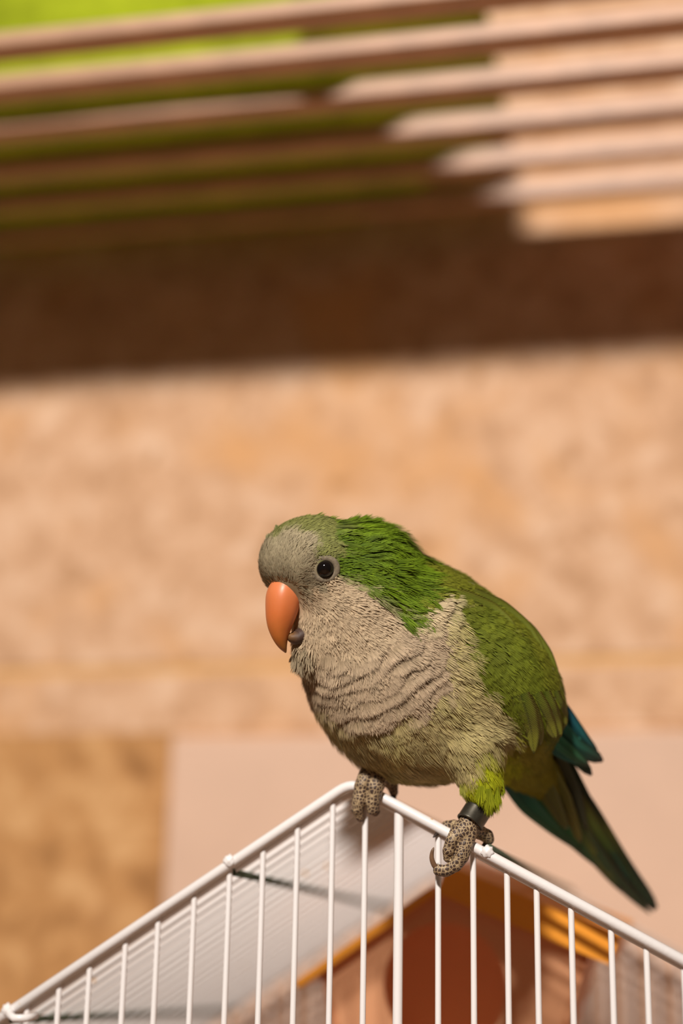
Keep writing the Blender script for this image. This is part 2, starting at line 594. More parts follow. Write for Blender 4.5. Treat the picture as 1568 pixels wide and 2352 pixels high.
# ------------------------------------------------------------------ nest house hung inside the cage
HT = math.radians(6)
hn = np.array([0, -math.cos(HT), -math.sin(HT)])
hb = -hn
hp0 = on_y(1007, 2045, YC + 0.09)
def hp(px, py): return on_plane(px, py, hp0, hn)
HB = hp(1030, 2520)
house = empty('nest_house', HB)
tag(house, 'peach plastic nest house with orange gable roof and round hole inside the cage', 'nest box')
HD = 0.065
M_PEACH = plain_mat('peach_plastic', srgb(244, 184, 138), 0.45, 0.04, 20)
M_ORANGE = plain_mat('orange_plastic', srgb(255, 168, 56), 0.4, 0.05, 20)
translucent(M_PEACH, srgb(246, 214, 184), 0.35); translucent(M_ORANGE, srgb(255, 176, 70), 0.1)
A, LE, RE = hp(1007, 2050), hp(735, 2238), hp(1352, 2192)
BL, BR = hp(800, 2510), hp(1262, 2500)
hc = hp(1020, 2266); hr = np.linalg.norm(hp(1162, 2266) - hc)
def house_part(name, V, Fc, mat):
    me = mesh_py(name, [np.asarray(v) - HB for v in V], Fc)
    return link(name, me, mat, house)
# front wall with a round hole
outer = [A, RE, BR, BL, LE]
ex = np.array([1.0, 0, 0]); ez = np.cross(ex, hb); ez = ez if ez[2] > 0 else -ez
def to2(p): d = p - hc; return np.array([np.dot(d, ex), np.dot(d, ez)])
def ray_poly(ang):
    d = np.array([math.cos(ang), math.sin(ang)])
    best = 1e9
    P = [to2(p) for p in outer]
    for i in range(len(P)):
        a, b = P[i], P[(i + 1) % len(P)]
        e = b - a
        det = d[0] * (-e[1]) + e[0] * d[1]
        if abs(det) < 1e-12: continue
        t = (a[0] * (-e[1]) + e[0] * a[1]) / det
        u = (d[0] * a[1] - d[1] * a[0]) / det
        if t > 0 and -1e-6 <= u <= 1 + 1e-6: best = min(best, t)
    return best
angs = sorted([2 * math.pi * k / 64 for k in range(64)] + [math.atan2(*to2(p)[::-1]) % (2 * math.pi) for p in outer])
V, Fc = [], []
TH = 0.003
for a in angs:
    d = ex * math.cos(a) + ez * math.sin(a)
    V += [hc + d * hr, hc + d * ray_poly(a), hc + d * hr + hb * TH, hc + d * ray_poly(a) + hb * TH]
n = len(angs)
for i in range(n):
    j = (i + 1) % n
    Fc += [(4*i, 4*i+1, 4*j+1, 4*j), (4*i+2, 4*j+2, 4*j+3, 4*i+3), (4*i, 4*j, 4*j+2, 4*i+2), (4*i+1, 4*i+3, 4*j+3, 4*j+1)]
house_part('front_wall', V, Fc, M_PEACH)
def slab(a, b, c, d, nrm):
    q = [a, b, c, d]
    V = [p for p in q] + [p + nrm for p in q]
    return V, [(0,1,2,3), (7,6,5,4), (0,4,5,1), (1,5,6,2), (2,6,7,3), (3,7,4,0)]
bk = hb * HD
house_part('side_wall', *slab(RE, RE + bk, BR + bk, BR, np.array([-0.003, 0, 0])), M_PEACH)
house_part('side_wall', *slab(LE, BL, BL + bk, LE + bk, np.array([0.003, 0, 0])), M_PEACH)
house_part('back_wall', [p + bk for p in outer] + [p + bk - hb * 0.003 for p in outer],
           [(0,1,2,3,4), (9,8,7,6,5)] + [(i, i+5, (i+1)%5+5, (i+1)%5) for i in range(5)], M_PEACH)
house_part('bottom_panel', *slab(BL, BR, BR + bk, BL + bk, np.array([0, 0, 0.003])), M_PEACH)
fo = -hb * 0.006
def roofp(ri, ev, thick, over):
    u = (ev - ri) / np.linalg.norm(ev - ri)
    e2 = ev + u * over
    up = ez - u * np.dot(ez, u); up /= np.linalg.norm(up)
    return slab(ri + fo, e2 + fo, e2 + bk + hb * 0.004, ri + bk + hb * 0.004, up * thick)
house_part('roof_panel', *roofp(A, RE, 0.012, 0.009), M_ORANGE)
house_part('roof_panel', *roofp(A, LE, 0.003, 0.009), M_ORANGE)
me = tube_mesh('hanger_wire', [p - HB for p in (A + bk, A + bk + np.array([0, 0.02, 0.008]), np.array([A[0], YC + CD - 0.002, A[2] + 0.02]), np.array([A[0], YC + CD + 0.003, A[2] + 0.012]))], 0.0012, 8)
link('hanger_wire', me, M_CROSS, house)

# ------------------------------------------------------------------ the parakeet
# Worked in pixel units: (picture x, picture y, depth) with 1 unit = 0.15 mm at the perch; depth grows away from the lens.
def q_cage(px, py):
    return float(depth_q(on_y(px, py, YC)))

class Sdf:
    def __init__(self): self.prims = []
    def ell(self, c, r, ax=None, k=45.0):
        """ellipsoid; ax = rows of an orthonormal frame"""
        self.prims.append(('e', np.array(c, float), np.array(r, float), None if ax is None else np.array(ax, float), k))
    def cone(self, a, b, ra, rb, k=30.0):
        self.prims.append(('c', np.array(a, float), np.array(b, float), (ra, rb), k))
    def __call__(self, p):
        d = None
        for pr in self.prims:
            if pr[0] == 'e':
                q = p - pr[1]
                if pr[3] is not None: q = q @ pr[3].T
                k0 = np.linalg.norm(q / pr[2], axis=-1)
                k1 = np.linalg.norm(q / pr[2] ** 2, axis=-1) + 1e-9
                e = k0 * (k0 - 1) / k1
            else:
                a, b, (ra, rb) = pr[1], pr[2], pr[3]
                ba = b - a
                t = np.clip(((p - a) @ ba) / np.dot(ba, ba), 0, 1)
                e = np.linalg.norm(p - a - t[..., None] * ba, axis=-1) - (ra + (rb - ra) * t)
            if d is None: d = e
            else:
                k = pr[4]
                h = np.maximum(k - np.abs(d - e), 0) / k
                d = np.minimum(d, e) - h * h * k * 0.25
        return d
    def grad(self, p, e=1.5):
        g = np.empty_like(p)
        for i in range(3):
            o = np.zeros(3); o[i] = e
            g[..., i] = self(p + o) - self(p - o)
        return g / (np.linalg.norm(g, axis=-1, keepdims=True) + 1e-9)
    def project(self, p, off=0.0, it=3):
        for _ in range(it):
            d = self(p) - off
            p = p - self.grad(p) * d[..., None]
        return p

def surface_nets(f, lo, hi, h):
    lo = np.array(lo, float)
    n = np.ceil((np.array(hi) - lo) / h).astype(int) + 1
    ax = [lo[i] + h * np.arange(n[i]) for i in range(3)]
    V = np.empty(n)
    for i in range(n[0]):
        g = np.stack(np.meshgrid([ax[0][i]], ax[1], ax[2], indexing='ij'), -1)
        V[i] = f(g.reshape(-1, 3)).reshape(n[1], n[2])
    S = V < 0
    c = n - 1
    cnt = np.zeros(c); pos = np.zeros((*c, 3))
    corners = [(i, j, k) for i in (0, 1) for j in (0, 1) for k in (0, 1)]
    sl = lambda o: tuple(slice(o[i], o[i] + c[i]) for i in range(3))
    for a in corners:
        for d in range(3):
            if a[d] == 0:
                b = list(a); b[d] = 1; b = tuple(b)
                va, vb = V[sl(a)], V[sl(b)]
                m = (va < 0) != (vb < 0)
                t = np.where(m, va / np.where(m, va - vb, 1), 0)
                cnt += m
                for x in range(3):
                    pos[..., x] += np.where(m, a[x] + (t if x == d else 0), 0)
    mask = cnt > 0
    idx = -np.ones(c, int); idx[mask] = np.arange(mask.sum())
    base = np.stack(np.nonzero(mask), -1)
    P = lo + h * (base + pos[mask] / cnt[mask][:, None])
    quads = []
    for d in range(3):
        u, w = (d + 1) % 3, (d + 2) % 3
        s0 = [slice(1, c[i]) for i in range(3)]; s0[d] = slice(0, c[d])
        s1 = list(s0); s1[d] = slice(1, c[d] + 1)
        A, B = S[tuple(s0)], S[tuple(s1)]
        e = np.stack(np.nonzero(A != B), -1)
        inside = A[tuple(e.T)]
        g = e.copy()
        for i in range(3):
            if i != d: g[:, i] += 1
        def cell(du, dw):
            q = g.copy(); q[:, u] -= du; q[:, w] -= dw
            return idx[tuple(q.T)]
        Q = np.stack([cell(1, 1), cell(0, 1), cell(0, 0), cell(1, 0)], -1)
        Q[~inside] = Q[~inside][:, ::-1]
        quads.append(Q)
    return P, np.concatenate(quads)

QF_R = q_cage(1066, 1930)      # depth of the rail under the ringed foot
QF_L = q_cage(846, 1815)       # and under the other foot

body = Sdf()
A2 = lambda dx, dy: [[dx, dy, 0], [-dy, dx, 0], [0, 0, 1]]
body.ell((905, 1535, 10), (205, 195, 175), k=60)              # chest
body.ell((965, 1622, 30), (200, 176, 170), k=60)              # belly
n_ = math.hypot(.6, .8)
body.ell((1085, 1515, 62), (205, 132, 150), A2(.6, .8), k=70)  # mantle
body.ell((1175, 1560, 45), (165, 92, 120), A2(.55, .835), k=60)  # folded wing bulk
body.ell((975, 1405, 30), (100, 98, 110), k=70)               # hind neck
body.ell((850, 1330, -15), (118, 122, 118), k=60)             # nape
body.ell((722, 1292, -52), (126, 106, 108), k=50)             # cranium
body.ell((806, 1412, -28), (126, 112, 126), k=60)             # cheek
body.ell((735, 1480, -45), (52, 62, 70), k=50)                # chin
body.ell((708, 1512, -58), (24, 30, 42), k=30)
body.cone((1150, 1690, 85), (1275, 1815, 215), 95, 34, k=70)  # rump and under-tail
body.cone((1085, 1725, -48), (1108, 1805, QF_R + 10), 72, 42, k=40)   # feathered thigh
body.cone((1108, 1805, QF_R + 10), (1104, 1845, QF_R + 12), 40, 20, k=20)
body.cone((900, 1690, 30), (880, 1745, QF_L + 30), 70, 26, k=50)

DQ = 42.0                       # the body's weight sits over the rail
for i_, pr in enumerate(body.prims):
    if i_ != 12: pr[1][2] += DQ
    if pr[0] == 'c' and i_ == 10: pr[2][2] += DQ
bv, bq = surface_nets(body, (540, 1140, -240), (1380, 1900, 370), 8.0)
bv = body.project(bv, 0.0, 2)

# plumage zones -----------------------------------------------------------
Z = {}
def zone(name, pts, col, tip=None, fl=24, lift=6, fw=1.7):
    Z[name] = dict(pts=pts, col=np.array(srgb(*col)), tip=np.array(srgb(*(tip or col))), fl=fl, lift=lift, fw=fw)
zone('fore', [(610,1270),(630,1320),(660,1245),(690,1290),(700,1240),(680,1330),(600,1330),(650,1290),(712,1310),(605,1300),(640,1345),(700,1345)],
     (158,146,116), (178,164,134), 15, 3)
zone('lore', [(722,1330),(716,1318),(730,1345),(700,1338)], (146,133,106), (160,147,120), 12, 2)
zone('crown', [(650,1195),(700,1190),(740,1215),(762,1262),(722,1212),(622,1214),(745,1250),(755,1285),(700,1212)], (122,124,72), (138,140,74), 18, 3)
zone('nape', [(800,1200),(830,1230),(880,1240),(800,1260),(850,1290),(900,1290),(945,1310),(820,1320),(870,1345),(910,1370),(925,1400),(788,1290),
              (955,1350),(780,1225),(935,1330),(880,1310),(935,1395),(800,1300)], (72,96,18), (112,138,24), 30, 6)
zone('cheek', [(720,1360),(760,1350),(800,1362),(835,1388),(870,1405),(720,1420),(780,1430),(830,1430),(885,1428),(690,1450),(740,1480),(800,1480),(700,1400),
               (750,1390),(800,1400),(850,1440)], (190,168,136), (206,184,152), 24, 5)
zone('collar', [(1012,1392),(985,1408),(1000,1425),(965,1425)], (196,176,140), (220,200,160), 30, 8)
zone('chin', [(680,1520),(670,1505),(690,1540),(700,1510)], (158,142,114), (176,158,128), 34, 9)
zone('breast', [(700,1560),(740,1560),(800,1540),(870,1510),(930,1460),(980,1450),(1000,1480),(960,1540),(900,1580),(840,1610),(780,1620),(750,1600),
                (1000,1550),(960,1600),(870,1640),(750,1520),(720,1580)], (158,138,110), (206,182,152), 26, 6)
zone('belly', [(780,1690),(850,1700),(920,1680),(1000,1650),(1060,1600),(1035,1540),(1100,1650),(1140,1680),(1000,1730),(930,1760),(850,1750),(1050,1740),
               (1035,1470),(1100,1600),(960,1800),(740,1640),(800,1740)], (168,154,102), (196,180,128), 30, 5)
zone('flank', [(1030,1430),(1040,1500),(1060,1560),(1010,1620),(900,1690),(880,1740)], (172,160,102), (198,184,126), 30, 5)
zone('vent', [(960,1810),(1020,1800),(1040,1825),(900,1790),(850,1775)], (158,146,88), (184,170,110), 34, 8)
zone('thigh', [(1100,1770),(1140,1790),(1110,1830),(1150,1755),(1085,1800),(1120,1850),(1165,1770)], (150,158,24), (182,186,34), 30, 5)
zone('mantle', [(990,1310),(1050,1330),(1100,1350),(1160,1400),(1220,1460),(1265,1540),(1295,1610),(975,1340),(1000,1350),(1040,1350),(960,1385)], (104,108,30), (128,132,36), 22, 4)
zone('wing', [(1045,1400),(1080,1420),(1120,1450),(1080,1480),(1140,1520),(1090,1530),(1180,1480),(1200,1550),(1160,1600),(1230,1600),(1240,1650),
              (1130,1570),(1060,1440),(1200,1650),(1110,1390),(1100,1560),(1150,1620)], (92,102,26), (112,120,32), 22, 6)
zone('under', [(1200,1720),(1220,1780),(1260,1820),(1185,1790),(1280,1750),(1300,1860)], (138,132,38), (150,144,44), 30, 5)
ZN = list(Z)
_zp = np.array([p for z in ZN for p in Z[z]['pts']], float)
_zi = np.array([i for i, z in enumerate(ZN) for _ in Z[z]['pts']])
ZCOL = np.array([Z[z]['col'] for z in ZN]); ZTIP = np.array([Z[z]['tip'] for z in ZN])
ZFL = np.array([Z[z]['fl'] for z in ZN], float); ZLIFT = np.array([Z[z]['lift'] for z in ZN], float); ZFW = np.array([Z[z]['fw'] for z in ZN], float)

def wob(p, s, seed=0.0):
    """smooth pseudo-noise in -1..1"""
    x, y, z = (p[..., i] / s for i in range(3))
    return (np.sin(x * 1.7 + 2.1 * np.sin(y * 1.3 + seed) + seed) + np.sin(y * 1.9 + 1.7 * np.sin(z * 1.1 + x * 0.8 + seed)) +
            np.sin(z * 2.3 + 1.9 * np.sin(x * 1.2 + seed * 2.0))) / 3.0

def zone_of(p, jitter=7.0):
    xy = p[:, :2] + jitter * np.stack([wob(p, 9, 1.0), wob(p, 9, 5.0)], -1)
    out = np.empty(len(p), int)
    for a in range(0, len(p), 20000):
        d = ((xy[a:a+20000, None, :] - _zp[None]) ** 2).sum(-1)
        out[a:a+20000] = _zi[d.argmin(1)]
    return out

def zone_col(p, arr, pw=3.0):
    out = np.empty((len(p), 3))
    for a in range(0, len(p), 20000):
        d = ((p[a:a+20000, None, :2] - _zp[None]) ** 2).sum(-1) + 60.0
        w = d ** -pw
        out[a:a+20000] = (w @ arr[_zi]) / w.sum(1, keepdims=True)
    return out

FLOW = np.array([
    (600,1320,-.1,-1),(620,1260,.25,-.95),(640,1215,.7,-.7),(700,1190,1,-.15),(680,1270,.7,-.7),(650,1320,.2,-.9),(700,1330,.8,-.5),(720,1250,.9,-.3),
    (760,1210,1,.1),(800,1215,.95,-.25),(850,1215,.95,.1),(900,1260,.9,.4),(950,1300,.98,.1),(800,1270,1,-.05),(850,1300,1,.15),(800,1320,.97,.25),(870,1350,.9,.45),(930,1390,.85,.6),
    (720,1370,.9,.3),(780,1360,.92,.3),(840,1390,.9,.45),(700,1430,.5,.85),(760,1430,.6,.75),(830,1440,.75,.65),(890,1430,.85,.55),
    (690,1500,.1,1),(670,1510,.0,1),(740,1500,.3,.95),(700,1560,.15,1),(760,1570,.2,1),(820,1540,.4,.92),(880,1500,.6,.8),(940,1460,.75,.65),(1000,1440,.75,.6),
    (760,1640,.35,.94),(850,1620,.4,.9),(950,1560,.65,.75),(1020,1480,.8,.6),(820,1710,.55,.85),(900,1700,.5,.85),(1000,1650,.7,.7),(1080,1600,.85,.5),(1060,1500,.85,.5),
    (930,1780,.65,.75),(1030,1760,.6,.8),(1130,1660,.9,.35),(1120,1720,.5,.85),(1110,1780,.1,1),(1150,1790,-.05,1),(1110,1840,.1,1),(1060,1800,.3,.95),
    (1000,1310,.95,.25),(1060,1335,.9,.4),(1120,1370,.8,.55),(1200,1440,.65,.75),(1260,1540,.45,.9),(1300,1630,.3,.95),
    (1050,1410,.75,.6),(1100,1450,.72,.7),(1100,1520,.6,.8),(1180,1500,.65,.75),(1170,1590,.5,.87),(1240,1620,.4,.92),
    (1200,1720,.6,.8),(1260,1800,.65,.75),(1300,1860,.6,.8)], float)
_fd = FLOW[:, 2:] / np.linalg.norm(FLOW[:, 2:], axis=1, keepdims=True)

def flow(p, nrm):
    t = np.empty((len(p), 3))
    for a in range(0, len(p), 20000):
        d = ((p[a:a+20000, None, :2] - FLOW[None, :, :2]) ** 2).sum(-1) + 200.0
        w = d ** -2.0
        t[a:a+20000, :2] = (w @ _fd) / w.sum(1, keepdims=True)
    # plumage runs back over the body, so it also leans away in depth towards the tail
    t[:, 2] = 0.25
    t -= nrm * (t * nrm).sum(1, keepdims=True)
    return t / (np.linalg.norm(t, axis=1, keepdims=True) + 1e-9)

EYE = np.array([746.0, 1307.0])
def near_eye(p, r):
    return (((p[:, :2] - EYE) ** 2).sum(1) < r * r) & (p[:, 2] < DQ)

# beak centre line (x, y, depth, half width across the view, half thickness in depth)
BEAK = np.array([
    (664,1338,-74,32,34),(656,1352,-90,38,38),(651,1372,-97,42,41),(647,1398,-101,38.5,39),(643.5,1420,-103,34,35),(642,1440,-104,28.5,29),
    (643,1459,-104,21,22),(646,1474,-102,15,16),(650,1486,-100,9.5,10),(654,1494,-97,5,5),(656,1499,-95,1.8,1.8)], float)
BEAK[:, 2] += DQ

def near_beak(p, pad):
    m = np.zeros(len(p), bool)
    for b in BEAK[2:8]:
        m |= (((p[:, 0] - b[0]) ** 2 + (p[:, 1] - b[1]) ** 2) < (b[3] + pad) ** 2) & (p[:, 2] < -30 + DQ)
    return m

BO = unpix(np.array([955.0, 1850.0, (QF_R + QF_L) / 2]))       # thing's origin: between its feet on the rail
def wv(p): return unpix(p) - BO

bcol = zone_col(bv, ZCOL)
M_BODY = vcol_mat('body_down')
bird = link('parakeet', mesh_arrays('parakeet', wv(bv), bq, None, bcol), M_BODY, None, BO)
tag(bird, 'green and grey parakeet with orange beak perched on the cage rail', 'bird')

def sample_surface(n):
    a, b, c, d = (bv[bq[:, i]] for i in range(4))
    area = 0.5 * np.linalg.norm(np.cross(c - a, d - b), axis=1)
    f = rng.choice(len(bq), n, p=area / area.sum())
    u, v = rng.random(n)[:, None], rng.random(n)[:, None]
    p = (a[f] * (1-u) + b[f] * u) * (1-v) + (d[f] * (1-u) + c[f] * u) * v
    return body.project(p, 0.0, 2)

def fuzz(n):
    """fine barbs: tapered ribbons lying along the plumage"""
    p = sample_surface(n)
    zi = zone_of(p, 9)
    keep = ~near_eye(p, 27) & ~near_beak(p, -5) & ((zi != ZN.index('wing')) | (rng.random(len(p)) < 0.08))
    p, zi = p[keep], zi[keep]
    nrm = body.grad(p)
    t = flow(p, nrm)
    ang = 0.30 * wob(p, 26, 2.0) + 0.16 * rng.standard_normal(len(p))
    s = np.cross(nrm, t)
    t = t * np.cos(ang)[:, None] + s * np.sin(ang)[:, None]
    s = np.cross(nrm, t)
    L = ZFL[zi] * rng.uniform(0.6, 1.3, len(p))
    nape = zi == ZN.index('nape')
    lift = ZLIFT[zi] * (1 + 0.7 * wob(p, 22, 3.0)) * rng.uniform(0.4, 1.5, len(p))
    w = ZFW[zi] * rng.uniform(0.7, 1.3, len(p))
    # eye surround: keep short
    de = np.sqrt(((p[:, :2] - EYE) ** 2).sum(1))
    L *= np.clip((de - 18) / 50, 0.3, 1)
    base, tip = zone_col(p, ZCOL, 4), zone_col(p, ZTIP, 4)
    bri = (1 + 0.13 * wob(p, 14, 7.0) + 0.10 * rng.standard_normal(len(p)))[:, None]
    over = np.where(np.isin(zi, [ZN.index('wing'), ZN.index('mantle')]), rng.uniform(0, 5, len(p)), 0.0)
    rows, V, C = [], [], []
    ks = [0.0, 0.45, 0.8, 1.0]
    n_ = len(p)
    for i, k in enumerate(ks):
        c = p + t * (L * k)[:, None]
        c = body.project(c, 0.0, 1) + nrm * (1.0 + over + lift * k)[:, None] * 0.9
        ww = w * (1.0, 0.95, 0.6, 0.0)[i]
        col = np.clip((base * (1 - k * 0.6) + tip * k * 0.6) * bri, 0.002, 0.95)
        if i < 3:
            V += [c - s * ww[:, None], c + s * ww[:, None]]; C += [col, col]
        else:
            V.append(c); C.append(col)
    V = np.concatenate(V); C = np.concatenate(C)
    i0 = np.arange(n_)
    q = np.concatenate([np.stack([i0, i0+n_, i0+3*n_, i0+2*n_], -1), np.stack([i0+2*n_, i0+3*n_, i0+5*n_, i0+4*n_], -1)])
    tr = np.stack([i0+4*n_, i0+5*n_, i0+6*n_], -1)
    return mesh_arrays('down', wv(V), q, tr, C)
o = link('down', fuzz(80000), M_FUZZ, bird); o['kind'] = 'stuff'; o['label'] = 'fine soft barbs of the plumage'

# contour feathers --------------------------------------------------------
ROWS = np.array([0.0, 0.22, 0.45, 0.66, 0.82, 0.93, 1.0])
COLS = np.array([-1.0, -0.55, 0.0, 0.55, 1.0])
def prof(kind):
    return {'scallop': np.array([0.45, 0.8, 1.0, 1.0, 0.86, 0.62, 0.30]),
            'lance': np.array([0.55, 0.85, 1.0, 0.9, 0.66, 0.40, 0.06]),
            'round': np.array([0.5, 0.82, 1.0, 0.98, 0.82, 0.58, 0.22])}[kind]

def poisson(p, r):
    """thin a point set to spacing r (r per point)"""
    cell = {}
    keep = []
    for i in range(len(p)):
        ri = r[i]; h = 20.0
        c = tuple((p[i] // h).astype(int)); rad = int(ri // h) + 1
        ok = True
        for a in range(-rad, rad + 1):
            for b in range(-rad, rad + 1):
                for d in range(-rad, rad + 1):
                    for j in cell.get((c[0]+a, c[1]+b, c[2]+d), ()):
                        if ((p[i] - p[j]) ** 2).sum() < ri * ri: ok = False; break
                    if not ok: break
                if not ok: break
            if not ok: break
        if ok:
            cell.setdefault(c, []).append(i); keep.append(i)
    return np.array(keep, int)

def shells(name, p, L, Wd, kind, lift, cbase, ctip, croot, jag=0.12, base_off=1.5, droop=0.18, dirjit=0.10, tipstart=0.55):
    """overlapping feather vanes growing from the points p and following the body"""
    n = len(p)
    nrm = body.grad(p); t = flow(p, nrm)
    a = dirjit * rng.standard_normal(n)
    s = np.cross(nrm, t); t = t * np.cos(a)[:, None] + s * np.sin(a)[:, None]
    pr = prof(kind)
    V, C, UVs = [], [], []
    bri = np.clip(1 + 0.10 * rng.standard_normal(n), 0.75, 1.3)[:, None]
    rnd = rng.random(n) * 100
    for ri, k in enumerate(ROWS):
        c = p + t * (L * k)[:, None]
        for _ in range(2):
            dd = body(c); g = body.grad(c); c = c - g * dd[:, None]
        c = c + g * (base_off + lift * k ** 1.3)[:, None]
        sd = np.cross(g, t); sd /= np.linalg.norm(sd, axis=1, keepdims=True)
        for ci, u in enumerate(COLS):
            ww = Wd * pr[ri] * u
            jj = 0.0
            if ri >= 3: jj = jag * L * rng.uniform(-1, 0.35, n) * (0.35 if ri < 5 else 1.0)
            back = -0.16 * L * (abs(u) ** 2) * k
            v = c + sd * ww[:, None] - g * (droop * np.abs(ww) * abs(u))[:, None] + t * np.asarray(jj + back)[:, None]
            V.append(v)
            f = np.clip((k - tipstart) / (1 - tipstart), 0, 1)
            e = np.clip(k / 0.35, 0, 1)
            f = f ** 1.2
            col = (croot * (1 - e) + cbase * e) * (1 - f) + ctip * f
            C.append(np.clip(col * bri, 0.002, 0.95))
            UVs.append(np.stack([ww, L * k, rnd], -1))
    V = np.concatenate(V); C = np.concatenate(C); UVs = np.concatenate(UVs)
    i0 = np.arange(n); nc = len(COLS)
    q = []
    for r in range(len(ROWS) - 1):
        for c_ in range(nc - 1):
            a0, b0 = (r*nc + c_) * n + i0, (r*nc + c_ + 1) * n + i0
            q.append(np.stack([a0, b0, b0 + nc*n, a0 + nc*n], -1))
    return mesh_arrays(name, wv(V), np.concatenate(q), None, C, UVs)

pts = sample_surface(52000)
zi = zone_of(pts, 6)
zn = lambda *names: np.isin(zi, [ZN.index(x) for x in names])
okm = ~near_eye(pts, 40) & ~near_beak(pts, 4)

def take(mask, r):
    idx = np.nonzero(mask & okm)[0]
    k = poisson(pts[idx], np.full(len(idx), float(r)))
    return idx[k]

def tufts(name, c, L, sr, st, lift, n, cbase, ctip, croot, w=1.3, arc=0.25, jit=0.10, dirjit=0.1, base_off=0.5, tip0=0.45, bri_s=0.10):
    """feathers as fans of fine barbs: c = feather roots, sr / st = half spread at root / tip"""
    m = len(c)
    nrm = body.grad(c); t = flow(c, nrm)
    a = dirjit * rng.standard_normal(m)
    s = np.cross(nrm, t); t = t * np.cos(a)[:, None] + s * np.sin(a)[:, None]; s = np.cross(nrm, t)
    R = lambda x: np.repeat(np.broadcast_to(np.asarray(x, float), (m,)), n)
    u = np.tile(np.linspace(-1, 1, n), m) + 0.5 / n * rng.standard_normal(m * n)
    P, T, S_, Nn = (np.repeat(x, n, 0) for x in (c, t, s, nrm))
    Ln = R(L) * (1 - arc * u ** 2) * (1 + jit * rng.standard_normal(m * n))
    lf = R(lift) * (1 - 0.35 * u ** 2) * (1 + 0.12 * rng.standard_normal(m * n))
    br = np.repeat(np.clip(1 + bri_s * rng.standard_normal(m), 0.7, 1.35), n) * (1 + 0.07 * rng.standard_normal(m * n))
    cb, ct, cr = (np.repeat(x, n, 0) for x in (cbase, ctip, croot))
    wid = w * rng.uniform(0.75, 1.25, m * n)
    V, C = [], []
    N = m * n
    for i, k in enumerate((0.0, 0.4, 0.75, 1.0)):
        x = P + T * (Ln * k)[:, None] + S_ * (u * (R(sr) + (R(st) - R(sr)) * k ** 0.8))[:, None]
        x = body.project(x, 0.0, 2) + Nn * (base_off + lf * k ** 1.2)[:, None]
        e = min(1, k / 0.4); f = max(0.0, (k - tip0) / (1 - tip0))
        col = ((cr * (1 - e) + cb * e) * (1 - f) + ct * f) * br[:, None]
        col = np.clip(col, 0.002, 0.9)
        ww = wid * (0.9, 1.0, 0.8, 0.0)[i]
        if i < 3:
            V += [x - S_ * ww[:, None], x + S_ * ww[:, None]]; C += [col, col]
        else: V.append(x); C.append(col)
    i0 = np.arange(N)
    q = np.concatenate([np.stack([i0, i0+N, i0+3*N, i0+2*N], -1), np.stack([i0+2*N, i0+3*N, i0+5*N, i0+4*N], -1)])
    return mesh_arrays(name, wv(np.concatenate(V)), q, np.stack([i0+4*N, i0+5*N, i0+6*N], -1), np.concatenate(C))

def plume(name, label, me):
    o = link(name, me, M_FUZZ, bird); o['kind'] = 'stuff'; o['label'] = label

# breast: rows of pale-edged scallops around the throat
RC = np.array([768.0, 1402.0])
i = take(zn('breast', 'collar'), 13)
p = pts[i]
d = p[:, :2] - RC; rad = np.linalg.norm(d, axis=1)
Lr = np.full(len(i), 44.0)
pitch = 33.0
ph = 15 * wob(p, 60, 4.0) + 10 * wob(p, 28, 2.2) + 6 * np.sin(np.arctan2(d[:, 1], d[:, 0]) * 11)
tipr = rad + Lr * 0.95
tgt = np.round((tipr + ph) / pitch) * pitch - ph
p2 = p.copy(); p2[:, :2] += d / rad[:, None] * (tgt - tipr)[:, None]
p2 = body.project(p2, 0.0, 3)
cb = zone_col(p2, ZCOL); ct = zone_col(p2, ZTIP)
amp = 0.7 + 0.55 * wob(p2, 50, 9.0)
plume('breast_feathers', 'scalloped grey breast feathers with pale edges',
      tufts('breast_feathers', p2, Lr, 9, 24, 13 * amp, 30, cb * 0.9, ct, cb * 0.9, 1.25, 0.20, 0.06, 0.14, tip0=0.5, bri_s=0.07))
# belly and flanks: long soft vanes
i = take(zn('belly', 'flank', 'vent'), 15)
p = pts[i]; cb = zone_col(p, ZCOL); ct = zone_col(p, ZTIP)
plume('belly_feathers', 'soft olive yellow belly feathers',
      tufts('belly_feathers', p, rng.uniform(46, 70, len(i)), 7, 16, 5 + 6 * (1 + wob(p, 34, 8.0)), 20, cb, ct, cb, 1.15, 0.3, 0.12, 0.13))
i = take(zn('thigh', 'under'), 13)
p = pts[i]; cb = zone_col(p, ZCOL); ct = zone_col(p, ZTIP)
plume('thigh_feathers', 'yellow green thigh and vent feathers',
      tufts('thigh_feathers', p, rng.uniform(40, 62, len(i)), 6, 11, rng.uniform(4, 11, len(i)), 16, cb, ct, cb, 1.15, 0.3, 0.14, 0.13))
i = take(zn('cheek', 'chin', 'lore'), 12)
p = pts[i]; cb = zone_col(p, ZCOL); ct = zone_col(p, ZTIP)
Lc = np.where(zi[i] == ZN.index('chin'), 46.0, np.where(zi[i] == ZN.index('lore'), 14.0, 30.0)) * rng.uniform(0.85, 1.15, len(i))
plume('cheek_feathers', 'pale grey cheek and throat feathers',
      tufts('cheek_feathers', p, Lc, 5, 9, 2.5 + 2.5 * (1 + wob(p, 30, 6.0)), 14, cb, ct, cb, 1.1, 0.3, 0.15, 0.12, bri_s=0.05))
i = take(zn('nape'), 10)
p = pts[i]; cb = zone_col(p, ZCOL); ct = zone_col(p, ZTIP)
up_edge = np.clip((1290 - p[:, 1]) / 90, 0, 1)
plume('nape_feathers', 'ruffled bright green nape feathers',
      tufts('nape_feathers', p, rng.uniform(50, 76, len(i)), 5, 9, 7 + 8 * np.clip(wob(p, 40, 3.3) + 0.4, 0, 1.4) * (1 + 1.3 * up_edge), 18, cb, ct, cb, 1.2, 0.3, 0.16, 0.2, bri_s=0.2))
i = take(zn('fore', 'crown'), 9)
